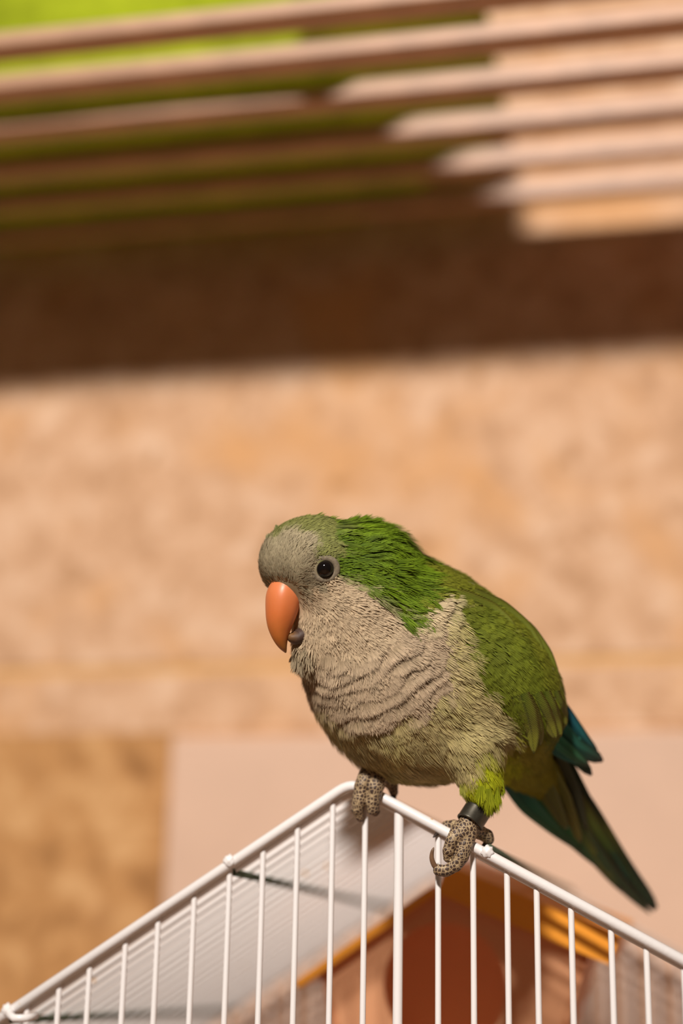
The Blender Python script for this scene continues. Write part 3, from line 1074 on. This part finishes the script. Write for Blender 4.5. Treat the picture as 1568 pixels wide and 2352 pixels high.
p = pts[i]; cb = zone_col(p, ZCOL); ct = zone_col(p, ZTIP)
plume('crown_feathers', 'short grey green forehead and crown feathers',
      tufts('crown_feathers', p, np.where(zi[i] == ZN.index('crown'), 26.0, 18.0), 4, 7, 2.5 + 2.0 * (1 + wob(p, 24, 6.0)), 12, cb, ct, cb, 1.0, 0.3, 0.15, 0.12, bri_s=0.04))

def loose(name, label, items, n=22, w=1.1):
    """fans of barbs standing off the body: (x, y, dx, dy, length, spread, colour, tip colour, depth offset)"""
    V, C, q, tr = [], [], [], []
    for (x, y, dx, dy, L, sp, c0, c1, dq) in items:
        qn = near_q(x, y)
        base = np.array([x, y, (qn if qn is not None else -40) + dq])
        d = np.array([dx, dy, 0.0]); d /= np.linalg.norm(d)
        sd = np.array([-d[1], d[0], 0.0]); back = np.array([0, 0, 1.0])
        a0, a1 = np.array(srgb(*c0)), np.array(srgb(*c1))
        for j in range(n):
            u = rng.uniform(-1, 1); z = rng.uniform(-1, 1)
            l = L * (1 - 0.35 * u * u) * rng.uniform(0.75, 1.1)
            bow = rng.uniform(-0.08, 0.08) + 0.12 * u
            b = len(V); br = rng.uniform(0.8, 1.2)
            for k, ww in ((0, 0.9), (0.5, 1.0), (0.8, 0.7)):
                pnt = base + d * l * k + sd * (u * sp * (0.55 + 0.45 * k) + bow * l * k * k) + back * z * sp * 0.7
                V += [pnt - sd * w * ww, pnt + sd * w * ww]; cc = (a0 * (1 - k) + a1 * k) * br; C += [cc, cc]
            V.append(base + d * l + sd * (u * sp + bow * l) + back * z * sp * 0.7); C.append(a1 * br)
            q += [(b, b+1, b+3, b+2), (b+2, b+3, b+5, b+4)]; tr.append((b+4, b+5, b+6))
    o = link(name, mesh_arrays(name, wv(np.array(V)), q, tr, np.array(C)), M_FUZZ, bird); o['kind'] = 'stuff'; o['label'] = label

def near_q(px, py):
    """depth of the body's near surface along a line of sight"""
    q = -320.0
    for _ in range(80):
        d = float(body(np.array([[px, py, q]]))[0])
        if d < 0.5: return q
        q += max(d * 0.8, 0.5)
        if q > 330: return None
    return q
NG0, NG1 = (80,104,20), (112,138,24)
CG0, CG1 = (104,112,48), (128,140,52)
loose('nape_tufts', 'tufts standing up along the nape', [
    (690,1196,1,-.30,34,9,CG0,CG1,30),(720,1192,1,-.20,36,10,CG0,CG1,30),(745,1197,1,-.12,38,10,CG0,NG1,30),(755,1204,1,-.02,34,9,CG0,NG1,20),
    (788,1206,.9,-.38,46,10,NG0,NG1,24),(800,1206,.92,-.40,50,11,NG0,NG1,24),(818,1202,.95,-.30,50,11,NG0,NG1,34),(838,1207,.97,-.18,50,11,NG0,NG1,20),
    (856,1214,.97,-.02,52,11,NG0,NG1,26),(874,1226,.95,.08,54,11,NG0,NG1,26),(888,1240,.92,.2,52,11,NG0,NG1,20),(898,1260,.95,.2,50,10,NG0,NG1,14),
    (846,1200,.96,-.2,40,8,NG0,NG1,40),(868,1212,.97,.0,46,9,NG0,NG1,40),(890,1232,.95,.12,48,9,NG0,NG1,34),(905,1252,.92,.25,46,9,NG0,NG1,30),
    (908,1292,.99,-.05,56,9,NG0,NG1,0),(912,1304,.99,.02,48,9,NG0,NG1,-2),(905,1322,.97,.2,54,10,NG0,NG1,-4),(925,1345,.95,.3,48,10,NG0,NG1,-5),
    (880,1352,.9,.4,50,11,NG0,(120,150,24),-5),(905,1378,.8,.6,46,12,NG0,(120,150,24),-5),(918,1395,.75,.65,40,12,NG0,(124,150,30),-5),
    (616,1246,-.02,-1,22,6,(120,116,84),(138,134,96),30),(604,1280,-.08,-1,20,5,(120,116,84),(138,134,96),30),(634,1222,.1,-1,18,6,(112,112,70),(126,128,76),30)])
KG0, KG1 = (150,135,108), (168,152,124)
loose('chin_tufts', 'ragged grey chin feathers below the beak', [
    (676,1502,-.18,1,30,8,KG0,KG1,0),(678,1508,-.10,1,40,8,KG0,KG1,0),(684,1504,.0,1,42,8,KG0,KG1,0),(694,1500,.10,1,40,7,KG0,KG1,-2),
    (702,1496,.16,1,36,7,KG0,KG1,-3),(690,1520,.04,1,38,8,KG0,KG1,-3),(680,1518,-.04,1,34,7,KG0,KG1,0),(708,1518,.18,1,34,8,KG0,(172,155,126),-4)], 24)
TG0, TG1 = (128,138,24), (160,168,32)
loose('thigh_tufts', 'yellow green tufts hanging over the leg', [
    (1120,1812,.05,1,62,13,TG0,TG1,-2),(1138,1806,-.05,1,66,12,TG0,(150,160,24),4),(1104,1806,.0,1,46,11,TG0,TG1,-4),(1062,1800,.22,1,34,11,(136,134,56),(168,170,76),-2),
    (1128,1836,-.08,1,44,9,TG0,(140,152,20),2),(1148,1790,-.08,1,48,12,TG0,(150,160,24),4)], 130, 0.75)

i = take(zn('mantle'), 20)
p = pts[i]; cb = zone_col(p, ZCOL); ct = zone_col(p, ZTIP)
o = link('back_feathers', shells('back_feathers', p, rng.uniform(50, 66, len(i)), rng.uniform(17, 24, len(i)), 'round', rng.uniform(3, 7, len(i)), cb, ct, cb, 0.06), M_FEATHER, bird)
o['kind'] = 'stuff'; o['label'] = 'olive green back feathers'

# wing --------------------------------------------------------------------
i = take(zn('wing'), 19)
p = pts[i]; cb = zone_col(p, ZCOL); ct = zone_col(p, ZTIP)
Lw = 40 + 26 * np.clip((p[:, 0] + p[:, 1] - 2450) / 380, 0, 1)
wing = link('wing', shells('wing', p, Lw * rng.uniform(0.9, 1.1, len(i)), Lw * 0.36, 'round', rng.uniform(1.5, 3, len(i)), cb, ct, cb, 0.06, tipstart=0.45), M_FEATHER, bird)
wing['label'] = 'folded green wing'
i = take(zn('wing', 'mantle'), 15)
p = pts[i]; cb = zone_col(p, ZCOL); ct = zone_col(p, ZTIP)
Lw = 38 + 22 * np.clip((p[:, 0] + p[:, 1] - 2450) / 380, 0, 1)
o = link('small_coverts', tufts('small_coverts', p, Lw, 7, Lw * 0.36, rng.uniform(4.5, 8, len(i)), 30, cb, ct, cb, 1.15, 0.22, 0.05, 0.09, base_off=2.0, tip0=0.5, bri_s=0.10), M_FUZZ, wing)
o['kind'] = 'stuff'

def near_q(px, py):
    """depth of the body's near surface along a line of sight"""
    q = np.full(1, -320.0); 
    for _ in range(60):
        d = body(np.array([[px, py, q[0]]]))[0]
        q += max(d * 0.8, 0.0)
        if d < 0.5: break
        if q[0] > 330: return None
    return float(q[0])

def long_feather(name, path, wid, cols, parent, nhint=(0, 0, -1), mat=M_FLIGHT, tipround=True, camber=0.18, thick=2.0, edge=None, shift=DQ):
    """one big feather: vane with raised shaft along a bent path (pixel units)"""
    path = np.array(path, float)
    path[:, 2] += shift
    seg = np.concatenate([[0], np.cumsum(np.linalg.norm(np.diff(path, axis=0), axis=1))])
    n = 16
    ss = np.linspace(0, 1, n) ** 0.9 * seg[-1]
    def spl(c):
        # smooth the polyline a little
        return np.interp(ss, seg, c)
    P = np.stack([spl(path[:, j]) for j in range(3)], -1)
    for _ in range(2): P[1:-1] = (P[:-2] + 2 * P[1:-1] + P[2:]) / 4
    T = np.gradient(P, axis=0); T /= np.linalg.norm(T, axis=1, keepdims=True)
    N = np.array(nhint, float)[None] - T * (T @ np.array(nhint, float))[:, None]
    N /= np.linalg.norm(N, axis=1, keepdims=True)
    B = np.cross(N, T)
    k = ss / seg[-1]
    w = np.interp(k, np.linspace(0, 1, len(wid)), wid)
    if tipround: w = w * np.sqrt(np.clip(1 - (np.clip(k - 0.86, 0, 1) / 0.145) ** 2, 0.02, 1))
    us = np.array([-1, -0.6, -0.14, 0, 0.14, 0.6, 1.0])
    rs = np.array([0, 0, 0, 1.0, 0, 0, 0])
    cc = np.array([srgb(*c) for c in cols])
    C0 = np.stack([np.interp(k, np.linspace(0, 1, len(cc)), cc[:, j]) for j in range(3)], -1)
    V, C, UVv = [], [], []
    for side in (1, -1):
        for u, r in zip(us, rs):
            V.append(P + B * (w * u)[:, None] + N * ((side * thick / 2 * (1 - abs(u))) + r * 1.2 * side - camber * w * abs(u) ** 1.5)[:, None])
            col = C0.copy()
            if edge is not None: col = col * (1 - abs(u) ** 3) + np.array(srgb(*edge)) * abs(u) ** 3
            if r: col = col * 0.6
            C.append(col); UVv.append(np.stack([w * u, ss, np.full(n, rng.random() * 50)], -1))
    nu = len(us)
    V = np.stack(V); C = np.concatenate(C); UVv = np.concatenate(UVv)
    idx = np.arange(2 * nu * n).reshape(2 * nu, n)
    q = []
    for sd in range(2):
        for a in range(nu - 1):
            r0, r1 = idx[sd*nu + a], idx[sd*nu + a + 1]
            f = np.stack([r0[:-1], r1[:-1], r1[1:], r0[1:]], -1)
            q.append(f if sd == 0 else f[:, ::-1])
    for e in (0, nu - 1):
        r0, r1 = idx[e], idx[nu + e]
        q.append(np.stack([r0[:-1], r0[1:], r1[1:], r1[:-1]], -1))
    q.append(np.stack([idx[0:nu-1, -1], idx[1:nu, -1], idx[nu+1:2*nu, -1], idx[nu:2*nu-1, -1]], -1))
    me = mesh_arrays(name, wv(V.reshape(-1, 3)), np.concatenate(q), None, C, UVv)
    return link(name, me, mat, parent)

OL, OL2, TE, TD, BK = (116,118,26), (136,134,36), (20,104,92), (14,70,66), (36,34,22)
wn = (-0.25, -0.1, -1)
# flight feathers showing blue-green below the coverts
for path, w, c in [
    ([(1215,1600,30),(1262,1650,62),(1322,1715,110),(1384,1748,150)], [18,22,20,15], [OL, (22,92,110), (22,112,96), (24,84,66), BK]),
    ([(1205,1610,40),(1255,1672,70),(1318,1735,118),(1358,1781,150)], [18,20,16,12], [OL, (20,88,104), (30,118,92), (30,92,62), BK]),
    ([(1200,1620,26),(1250,1680,52),(1310,1728,96),(1352,1760,128)], [16,18,15,10], [OL, (18,86,110), (34,124,96), (40,104,66), (40,60,40)]),
    ([(1190,1630,34),(1240,1690,62),(1295,1735,100),(1335,1752,126)], [16,18,14,8], [TD, (18,70,84), (24,96,84), TE]),
    ([(1240,1570,70),(1292,1630,90),(1338,1695,122),(1372,1735,150)], [14,17,15,10], [OL, (18,80,106), (20,98,100), (30,60,50)]),
]:
    long_feather('flight_feather', path, w, c, wing, wn)
# olive coverts over them
def on_body(x, y, off): 
    q = near_q(x, y)
    return (q if q is not None else 0) + off
def covert(pts2, w, cols, off0=-6, off1=-12):
    path = []
    last = None
    for k, (x, y) in enumerate(pts2):
        q = near_q(x, y)
        if q is None or (last is not None and q - last > 45): q = last + 12
        path.append((x, y, q + off0 + (off1 - off0) * k / (len(pts2) - 1))); last = q
    long_feather('covert_feather', path, w, cols, wing, wn, edge=(126,128,42), camber=0.16, shift=0.0)
COVS = [
    ([(1150,1600),(1168,1640),(1188,1680),(1206,1716)], [22,27,24,8]),
    ([(1175,1600),(1192,1640),(1206,1675),(1216,1705)], [22,26,22,9]),
    ([(1268,1590),(1280,1620),(1291,1645),(1299,1668)], [16,18,15,6]),
    ([(1248,1590),(1262,1625),(1276,1660),(1288,1692)], [16,19,16,6]),
    ([(1226,1595),(1243,1630),(1260,1665),(1277,1698)], [18,22,19,6]),
    ([(1206,1600),(1222,1640),(1234,1675),(1241,1710)], [16,19,15,5]),
    ([(1196,1595),(1212,1640),(1222,1685),(1226,1732)], [20,24,20,4]),
]
for k, (pp, w) in enumerate(COVS):
    covert(pp, w, [(80,96,18), (98,104,24), (118,118,34), (112,112,32)], -3 - k * 0.8, -9 - k * 1.5)
# scapulars: dark crease where the back overlaps the wing
for pp, w in [([(1160,1400),(1215,1448),(1255,1505),(1282,1565)], [12,17,16,8]),
              ([(1085,1362),(1150,1396),(1208,1444),(1248,1500)], [14,20,18,8]),
              ([(1012,1362),(1070,1374),(1130,1398),(1182,1436)], [16,20,17,7])]:
    covert(pp, w, [(96,102,28), (94,104,26), (100,110,28), (110,118,34)], -4, -13)
# far wing: shoulder edge above the back line
for k in range(7):
    x, y = 1040 + 34 * k, 1322 + 22 * k + 2.6 * k * k
    long_feather('flight_feather', [(x, y, 70 + 6*k), (x + 40, y + 26 + 5*k, 84 + 6*k), (x + 74, y + 60 + 10*k, 100 + 6*k)], [14,18,14], [(84,98,12), (104,118,16), (116,124,24)], wing, (0.5, -0.5, -0.7))

# tail --------------------------------------------------------------------
tail = empty('tail', (0, 0, 0)); tail.parent = bird
tn = (-0.3, 0.5, -0.8)
DG, MG, YG = (46,66,28), (106,108,34), (122,118,34)
for path, w, c in [
    ([(1255,1760,175),(1330,1870,250),(1420,1990,345),(1502,2092,430)], [34,32,24,15], [MG, MG, (76,92,18), DG, (34,58,34)]),
    ([(1268,1752,180),(1345,1860,255),(1430,1985,345),(1508,2086,425)], [30,28,20,12], [DG, (44,58,34), MG, (26,64,48), DG]),
    ([(1230,1775,165),(1310,1885,240),(1400,2010,330),(1492,2099,425)], [32,30,20,8], [MG, MG, DG, DG, DG]),
    ([(1285,1745,180),(1335,1840,235),(1385,1930,300),(1448,2032,370)], [26,24,16,6], [DG, (40,52,30), DG, (24,70,50)]),
    ([(1215,1790,155),(1280,1868,215),(1350,1955,290),(1425,2048,360)], [30,28,18,7], [DG, (40,98,50), MG, DG]),
    ([(1188,1795,145),(1245,1865,195),(1312,1932,255),(1375,1994,315)], [30,28,18,7], [(28,92,66), (34,112,68), (44,100,46), DG]),
    ([(1165,1790,138),(1214,1858,180),(1275,1912,230),(1335,1957,275)], [26,26,16,6], [(22,80,80), (28,106,78), (40,100,58), DG]),
]:
    long_feather('tail_feather', path, [x * 1.05 for x in w], c, tail, tn)
for path, w, c in [
    ([(1235,1745,110),(1285,1830,175),(1332,1935,250)], [30,26,9], [(112,116,14), (104,104,20), (120,112,40)]),
    ([(1215,1750,105),(1255,1825,150),(1300,1905,215)], [30,26,9], [(108,112,14), (94,98,18), (92,92,24)]),
    ([(1270,1735,130),(1312,1815,185),(1345,1905,250)], [24,22,8], [(60,64,24), (56,58,28), (70,70,40)]),
]:
    long_feather('undertail_covert', path, w, c, tail, tn)

# beak --------------------------------------------------------------------
def loft(name, st, sides=28, pinch=0.0, flat=None):
    st = np.array(st, float)
    # resample smoothly
    n0 = len(st); tt = np.linspace(0, n0 - 1, 40)
    S = np.stack([np.interp(tt, np.arange(n0), st[:, j]) for j in range(5)], -1)
    for _ in range(3): S[1:-1] = (S[:-2] + 2 * S[1:-1] + S[2:]) / 4
    C = S[:, :3]
    T = np.gradient(C, axis=0); T /= np.linalg.norm(T, axis=1, keepdims=True)
    zq = np.array([0, 0, 1.0])
    Nq = zq[None] - T * T[:, 2:3]; Nq /= np.linalg.norm(Nq, axis=1, keepdims=True)
    Bx = np.cross(Nq, T)
    V = []
    for i in range(len(S)):
        for k in range(sides):
            a = 2 * math.pi * k / sides
            ca, sa = math.cos(a), math.sin(a)
            e = 1.0 - pinch * max(0.0, -ca) * abs(sa)
            V.append(C[i] + Bx[i] * S[i, 3] * ca + Nq[i] * S[i, 4] * sa * e)
    Fq = []
    for i in range(len(S) - 1):
        for k in range(sides):
            k2 = (k + 1) % sides
            Fq.append((i*sides+k, i*sides+k2, (i+1)*sides+k2, (i+1)*sides+k))
    return np.array(V), Fq, S

def beak_mat(name, stops, rough=0.40):
    m, nt, bs = new_mat(name)
    at = nt.nodes.new('ShaderNodeAttribute'); at.attribute_name = 'fuv'
    sp = nt.nodes.new('ShaderNodeSeparateXYZ'); nt.links.new(at.outputs['Vector'], sp.inputs[0])
    r = ramp(nt, stops)
    nz = noise(nt, 500, 3, 0.6, coords(nt))
    ad = nt.nodes.new('ShaderNodeMath'); ad.operation = 'MULTIPLY_ADD'
    nt.links.new(nz.outputs[0], ad.inputs[0]); ad.inputs[1].default_value = 0.16
    nt.links.new(sp.outputs[1], ad.inputs[2])
    nt.links.new(ad.outputs[0], r.inputs[0])
    nt.links.new(r.outputs[0], bs.inputs['Base Color'])
    bs.inputs['Roughness'].default_value = rough
    bs.inputs['Subsurface Weight'].default_value = 0.1
    bs.inputs['Subsurface Radius'].default_value = (0.002, 0.0008, 0.0004)
    bump(nt, bs, nz.outputs[0], 0.10, 0.0003)
    return m
V, Fq, S = loft('upper_beak', BEAK, pinch=0.15)
kk = np.repeat(np.linspace(0, 1, len(S)), 28)
me = mesh_arrays('upper_beak', wv(V), Fq, None, None, np.stack([kk * 0, kk, kk * 0], -1))
link('upper_beak', me, beak_mat('orange_beak', [(0.0, srgb(224, 136, 92)), (0.45, srgb(214, 118, 62)), (0.75, srgb(190, 112, 46)), (1.0, srgb(158, 112, 44))]), bird)['label'] = 'orange hooked upper beak'
LB = [(722,1444,-54,22,30),(706,1454,-74,23,31),(692,1461,-89,20,28),(678,1465,-98,17,23),(668,1463,-103,12,15),(660,1456,-105,3,4)]
V, Fq, S = loft('lower_beak', LB)
kk = np.repeat(np.linspace(0, 1, len(S)), 28)
V[:, 2] += DQ
me = mesh_arrays('lower_beak', wv(V), Fq, None, None, np.stack([kk * 0, kk, kk * 0], -1))
link('lower_beak', me, beak_mat('brown_beak', [(0.0, srgb(54, 42, 36)), (0.7, srgb(72, 52, 42)), (1.05, srgb(120, 84, 44))], 0.62), bird)['label'] = 'brownish lower beak'

# eye ---------------------------------------------------------------------
qe = near_q(746, 1307)
ec = np.array([[746.0, 1307.0, qe]])
en = body.grad(ec)[0]
en = en * 0.8 + np.array([-0.15, 0, -1.0]) * 0.5; en /= np.linalg.norm(en)
ec = ec[0]
def uv_ball(c, r, nu=32, nv=20, squash=1.0):
    V, Fq = [], []
    for i in range(nv + 1):
        th = math.pi * i / nv
        for j in range(nu):
            a = 2 * math.pi * j / nu
            V.append((math.sin(th) * math.cos(a), math.sin(th) * math.sin(a), math.cos(th)))
    V = np.array(V)
    e1 = np.cross(en, [0, 1, 0]); e1 /= np.linalg.norm(e1); e2 = np.cross(en, e1)
    V = np.outer(V[:, 0], e1) + np.outer(V[:, 1], e2) + np.outer(V[:, 2], en) * squash
    for i in range(nv):
        for j in range(nu):
            j2 = (j + 1) % nu
            Fq.append((i*nu+j, i*nu+j2, (i+1)*nu+j2, (i+1)*nu+j))
    return c + V * r, Fq
m_eye, nt, bs = new_mat('black_eye')
nzz = noise(nt, 300, 2, 0.5, coords(nt)); rr_ = ramp(nt, [(0.3, (0.004, 0.003, 0.003)), (0.8, (0.010, 0.006, 0.004))])
nt.links.new(nzz.outputs[0], rr_.inputs[0]); nt.links.new(rr_.outputs[0], bs.inputs['Base Color'])
bs.inputs['Roughness'].default_value = 0.04; bs.inputs['Specular IOR Level'].default_value = 0.5
m_ring = plain_mat('grey_skin', srgb(126, 114, 94), 0.75, 0.3, 1200)
def make_eye(ec, en):
    V, Fq = uv_ball(ec - en * 7, 21.0)
    eye = link('eye', mesh_arrays('eye', wv(V), Fq), m_eye, bird); eye['label'] = 'round black eye'
    # bare grey ring around it
    e1 = np.cross(en, [0, 1, 0]); e1 /= np.linalg.norm(e1); e2 = np.cross(en, e1)
    V, Fq = [], []
    nu, nv = 48, 12
    for i in range(nu):
        a = 2 * math.pi * i / nu
        d = e1 * math.cos(a) + e2 * math.sin(a)
        for j in range(nv):
            b = 2 * math.pi * j / nv
            R = 26.5 + 1.5 * math.cos(2 * a)
            rr = 7.6
            wr = 0.5 * math.sin(a * 23) * (1 if math.cos(b) > -0.4 else 0)
            V.append(ec - en * 4 + d * (R + rr * math.cos(b)) + en * (5.0 * math.sin(b) + wr))
        for j in range(nv):
            i2, j2 = (i + 1) % nu, (j + 1) % nv
            Fq.append((i*nv+j, i2*nv+j, i2*nv+j2, i*nv+j2))
    link('eye_ring', mesh_arrays('eye_ring', wv(np.array(V)), Fq), m_ring, eye)
make_eye(ec, en)
# the other eye, mirrored through the middle of the head
fwd = np.array([-.92, .15, -.38]); lat = np.cross(fwd, [0, -1, 0]); lat /= np.linalg.norm(lat)
hc_ = np.array([722., 1292., -52 + DQ])
ec2 = ec - 2 * lat * np.dot(ec - hc_, lat)
ec2 = body.project(ec2[None], 0.0, 4)[0]
en = body.grad(ec2[None])[0]
make_eye(ec2, en)

# feet --------------------------------------------------------------------
def chain(sd, pts4, k=4.0):
    for a, b in zip(pts4[:-1], pts4[1:]):
        sd.cone(a[:3], b[:3], a[3], b[3], k)
def claw(path, r, parent, mat):
    path = np.array(path, float)
    t = np.linspace(0, len(path) - 1, 14)
    P = np.stack([np.interp(t, np.arange(len(path)), path[:, j]) for j in range(3)], -1)
    for _ in range(2): P[1:-1] = (P[:-2] + 2 * P[1:-1] + P[2:]) / 4
    rr = r * np.sqrt(np.clip(1 - np.linspace(0, 1, 14) ** 1.5, 0.01, 1))
    me = tube_mesh('claw', [wv(x) for x in P], [x * PXM for x in rr], 10)
    return link('claw', me, mat, parent)
M_CLAW = plain_mat('brown_claw', srgb(112, 84, 62), 0.35, 0.3, 300)
M_CLAWD = plain_mat('dark_claw', srgb(58, 46, 40), 0.4, 0.3, 300)

Q = QF_R
fr = Sdf()
chain(fr, [(1104,1838,Q+14,17),(1092,1866,Q+6,18),(1080,1888,Q-2,24),(1066,1908,Q-12,27),(1060,1920,Q-16,26)])
chain(fr, [(1050,1914,Q-18,19),(1037,1936,Q-30,16),(1030,1954,Q-31,14.5),(1028,1970,Q-25,11)], 1.0)
chain(fr, [(1074,1914,Q-14,22),(1067,1944,Q-28,18),(1060,1968,Q-35,16.5),(1046,1988,Q-37,15),(1024,2001,Q-35,13.5),(1008,1999,Q-33,14)], 1.0)
chain(fr, [(1084,1904,Q+4,20),(1102,1912,Q+24,16),(1117,1920,Q+32,15.5),(1122,1928,Q+34,13)])
chain(fr, [(1060,1902,Q+8,18),(1042,1896,Q+24,13),(1026,1897,Q+30,12),(1014,1907,Q+30,10)])
V, Fq = surface_nets(fr, (960, 1800, Q-80), (1160, 2040, Q+80), 3.2)
foot = link('foot', mesh_arrays('foot', wv(V), Fq), M_FOOT, bird); foot['label'] = 'scaly grey foot with a dark ring above it'
claw([(1012,1996,Q-33),(998,1992,Q-34),(990,1972,Q-34),(992,1956,Q-33),(996,1946,Q-32)], 7.0, foot, M_CLAW)
claw([(1030,1966,Q-22),(1026,1976,Q-12),(1030,1980,Q-2)], 6.0, foot, M_CLAWD)
claw([(1014,1906,Q+30),(1004,1914,Q+24),(994,1924,Q+12)], 6.0, foot, M_CLAWD)
claw([(1116,1936,Q+34),(1106,1952,Q+28),(1094,1968,Q+14)], 6.5, foot, M_CLAWD)
# leg ring
ra, rb = np.array([1100., 1856., Q+8]), np.array([1074., 1896., Q-8])
ax = (rb - ra) / np.linalg.norm(rb - ra)
b1 = np.cross(ax, [0, 0, 1]); b1 /= np.linalg.norm(b1); b2 = np.cross(ax, b1)
V, Fq = [], []
prof_r = [(0, 28), (0.03, 31.5), (0.1, 32), (0.86, 32), (0.93, 33), (1.0, 32.5), (1.0, 28), (0.5, 27)]
ns = 40
for t, r in prof_r:
    for k in range(ns):
        a = 2 * math.pi * k / ns
        V.append(ra + (rb - ra) * (0.08 + t * 0.78) + (b1 * math.cos(a) + b2 * math.sin(a)) * r)
for i in range(len(prof_r)):
    i2 = (i + 1) % len(prof_r)
    for k in range(ns):
        k2 = (k + 1) % ns
        Fq.append((i*ns+k, i2*ns+k, i2*ns+k2, i*ns+k2))
ring = link('leg_ring', mesh_arrays('leg_ring', wv(np.array(V)), Fq), plain_mat('dark_metal', srgb(74, 70, 60), 0.42, 0.3, 400, 0.5, 0.6), bird)
ring['label'] = 'dark metal ring around the leg'

Q = QF_L
fl_ = Sdf()
chain(fl_, [(872,1745,Q+24,26),(862,1774,Q+4,32),(858,1788,Q-6,31)])
KT = 1.0
chain(fl_, [(846,1782,Q-12,24),(832,1806,Q-26,19),(825,1836,Q-28,16.5),(821,1860,Q-26,14),(825,1876,Q-20,10)], KT)
chain(fl_, [(868,1786,Q-12,24),(860,1814,Q-30,19),(856,1842,Q-33,16),(856,1858,Q-30,15)], KT)
chain(fl_, [(876,1780,Q+6,20),(892,1794,Q+24,15),(901,1806,Q+32,12.5),(904,1820,Q+34,10.5)])
chain(fl_, [(860,1778,Q+12,18),(852,1782,Q+34,13),(850,1796,Q+36,11)])
V, Fq = surface_nets(fl_, (780, 1700, Q-80), (940, 1910, Q+80), 3.2)
foot2 = link('foot', mesh_arrays('foot', wv(V), Fq), M_FOOT, bird); foot2['label'] = 'scaly grey foot at the gable peak'
claw([(852,1862,Q-26),(862,1870,Q-18),(872,1862,Q-6)], 7.5, foot2, M_CLAWD)
claw([(823,1874,Q-20),(826,1884,Q-10),(834,1882,Q)], 6.5, foot2, M_CLAWD)
claw([(904,1822,Q+34),(902,1842,Q+26),(894,1860,Q+12)], 7.5, foot2, M_CLAWD)
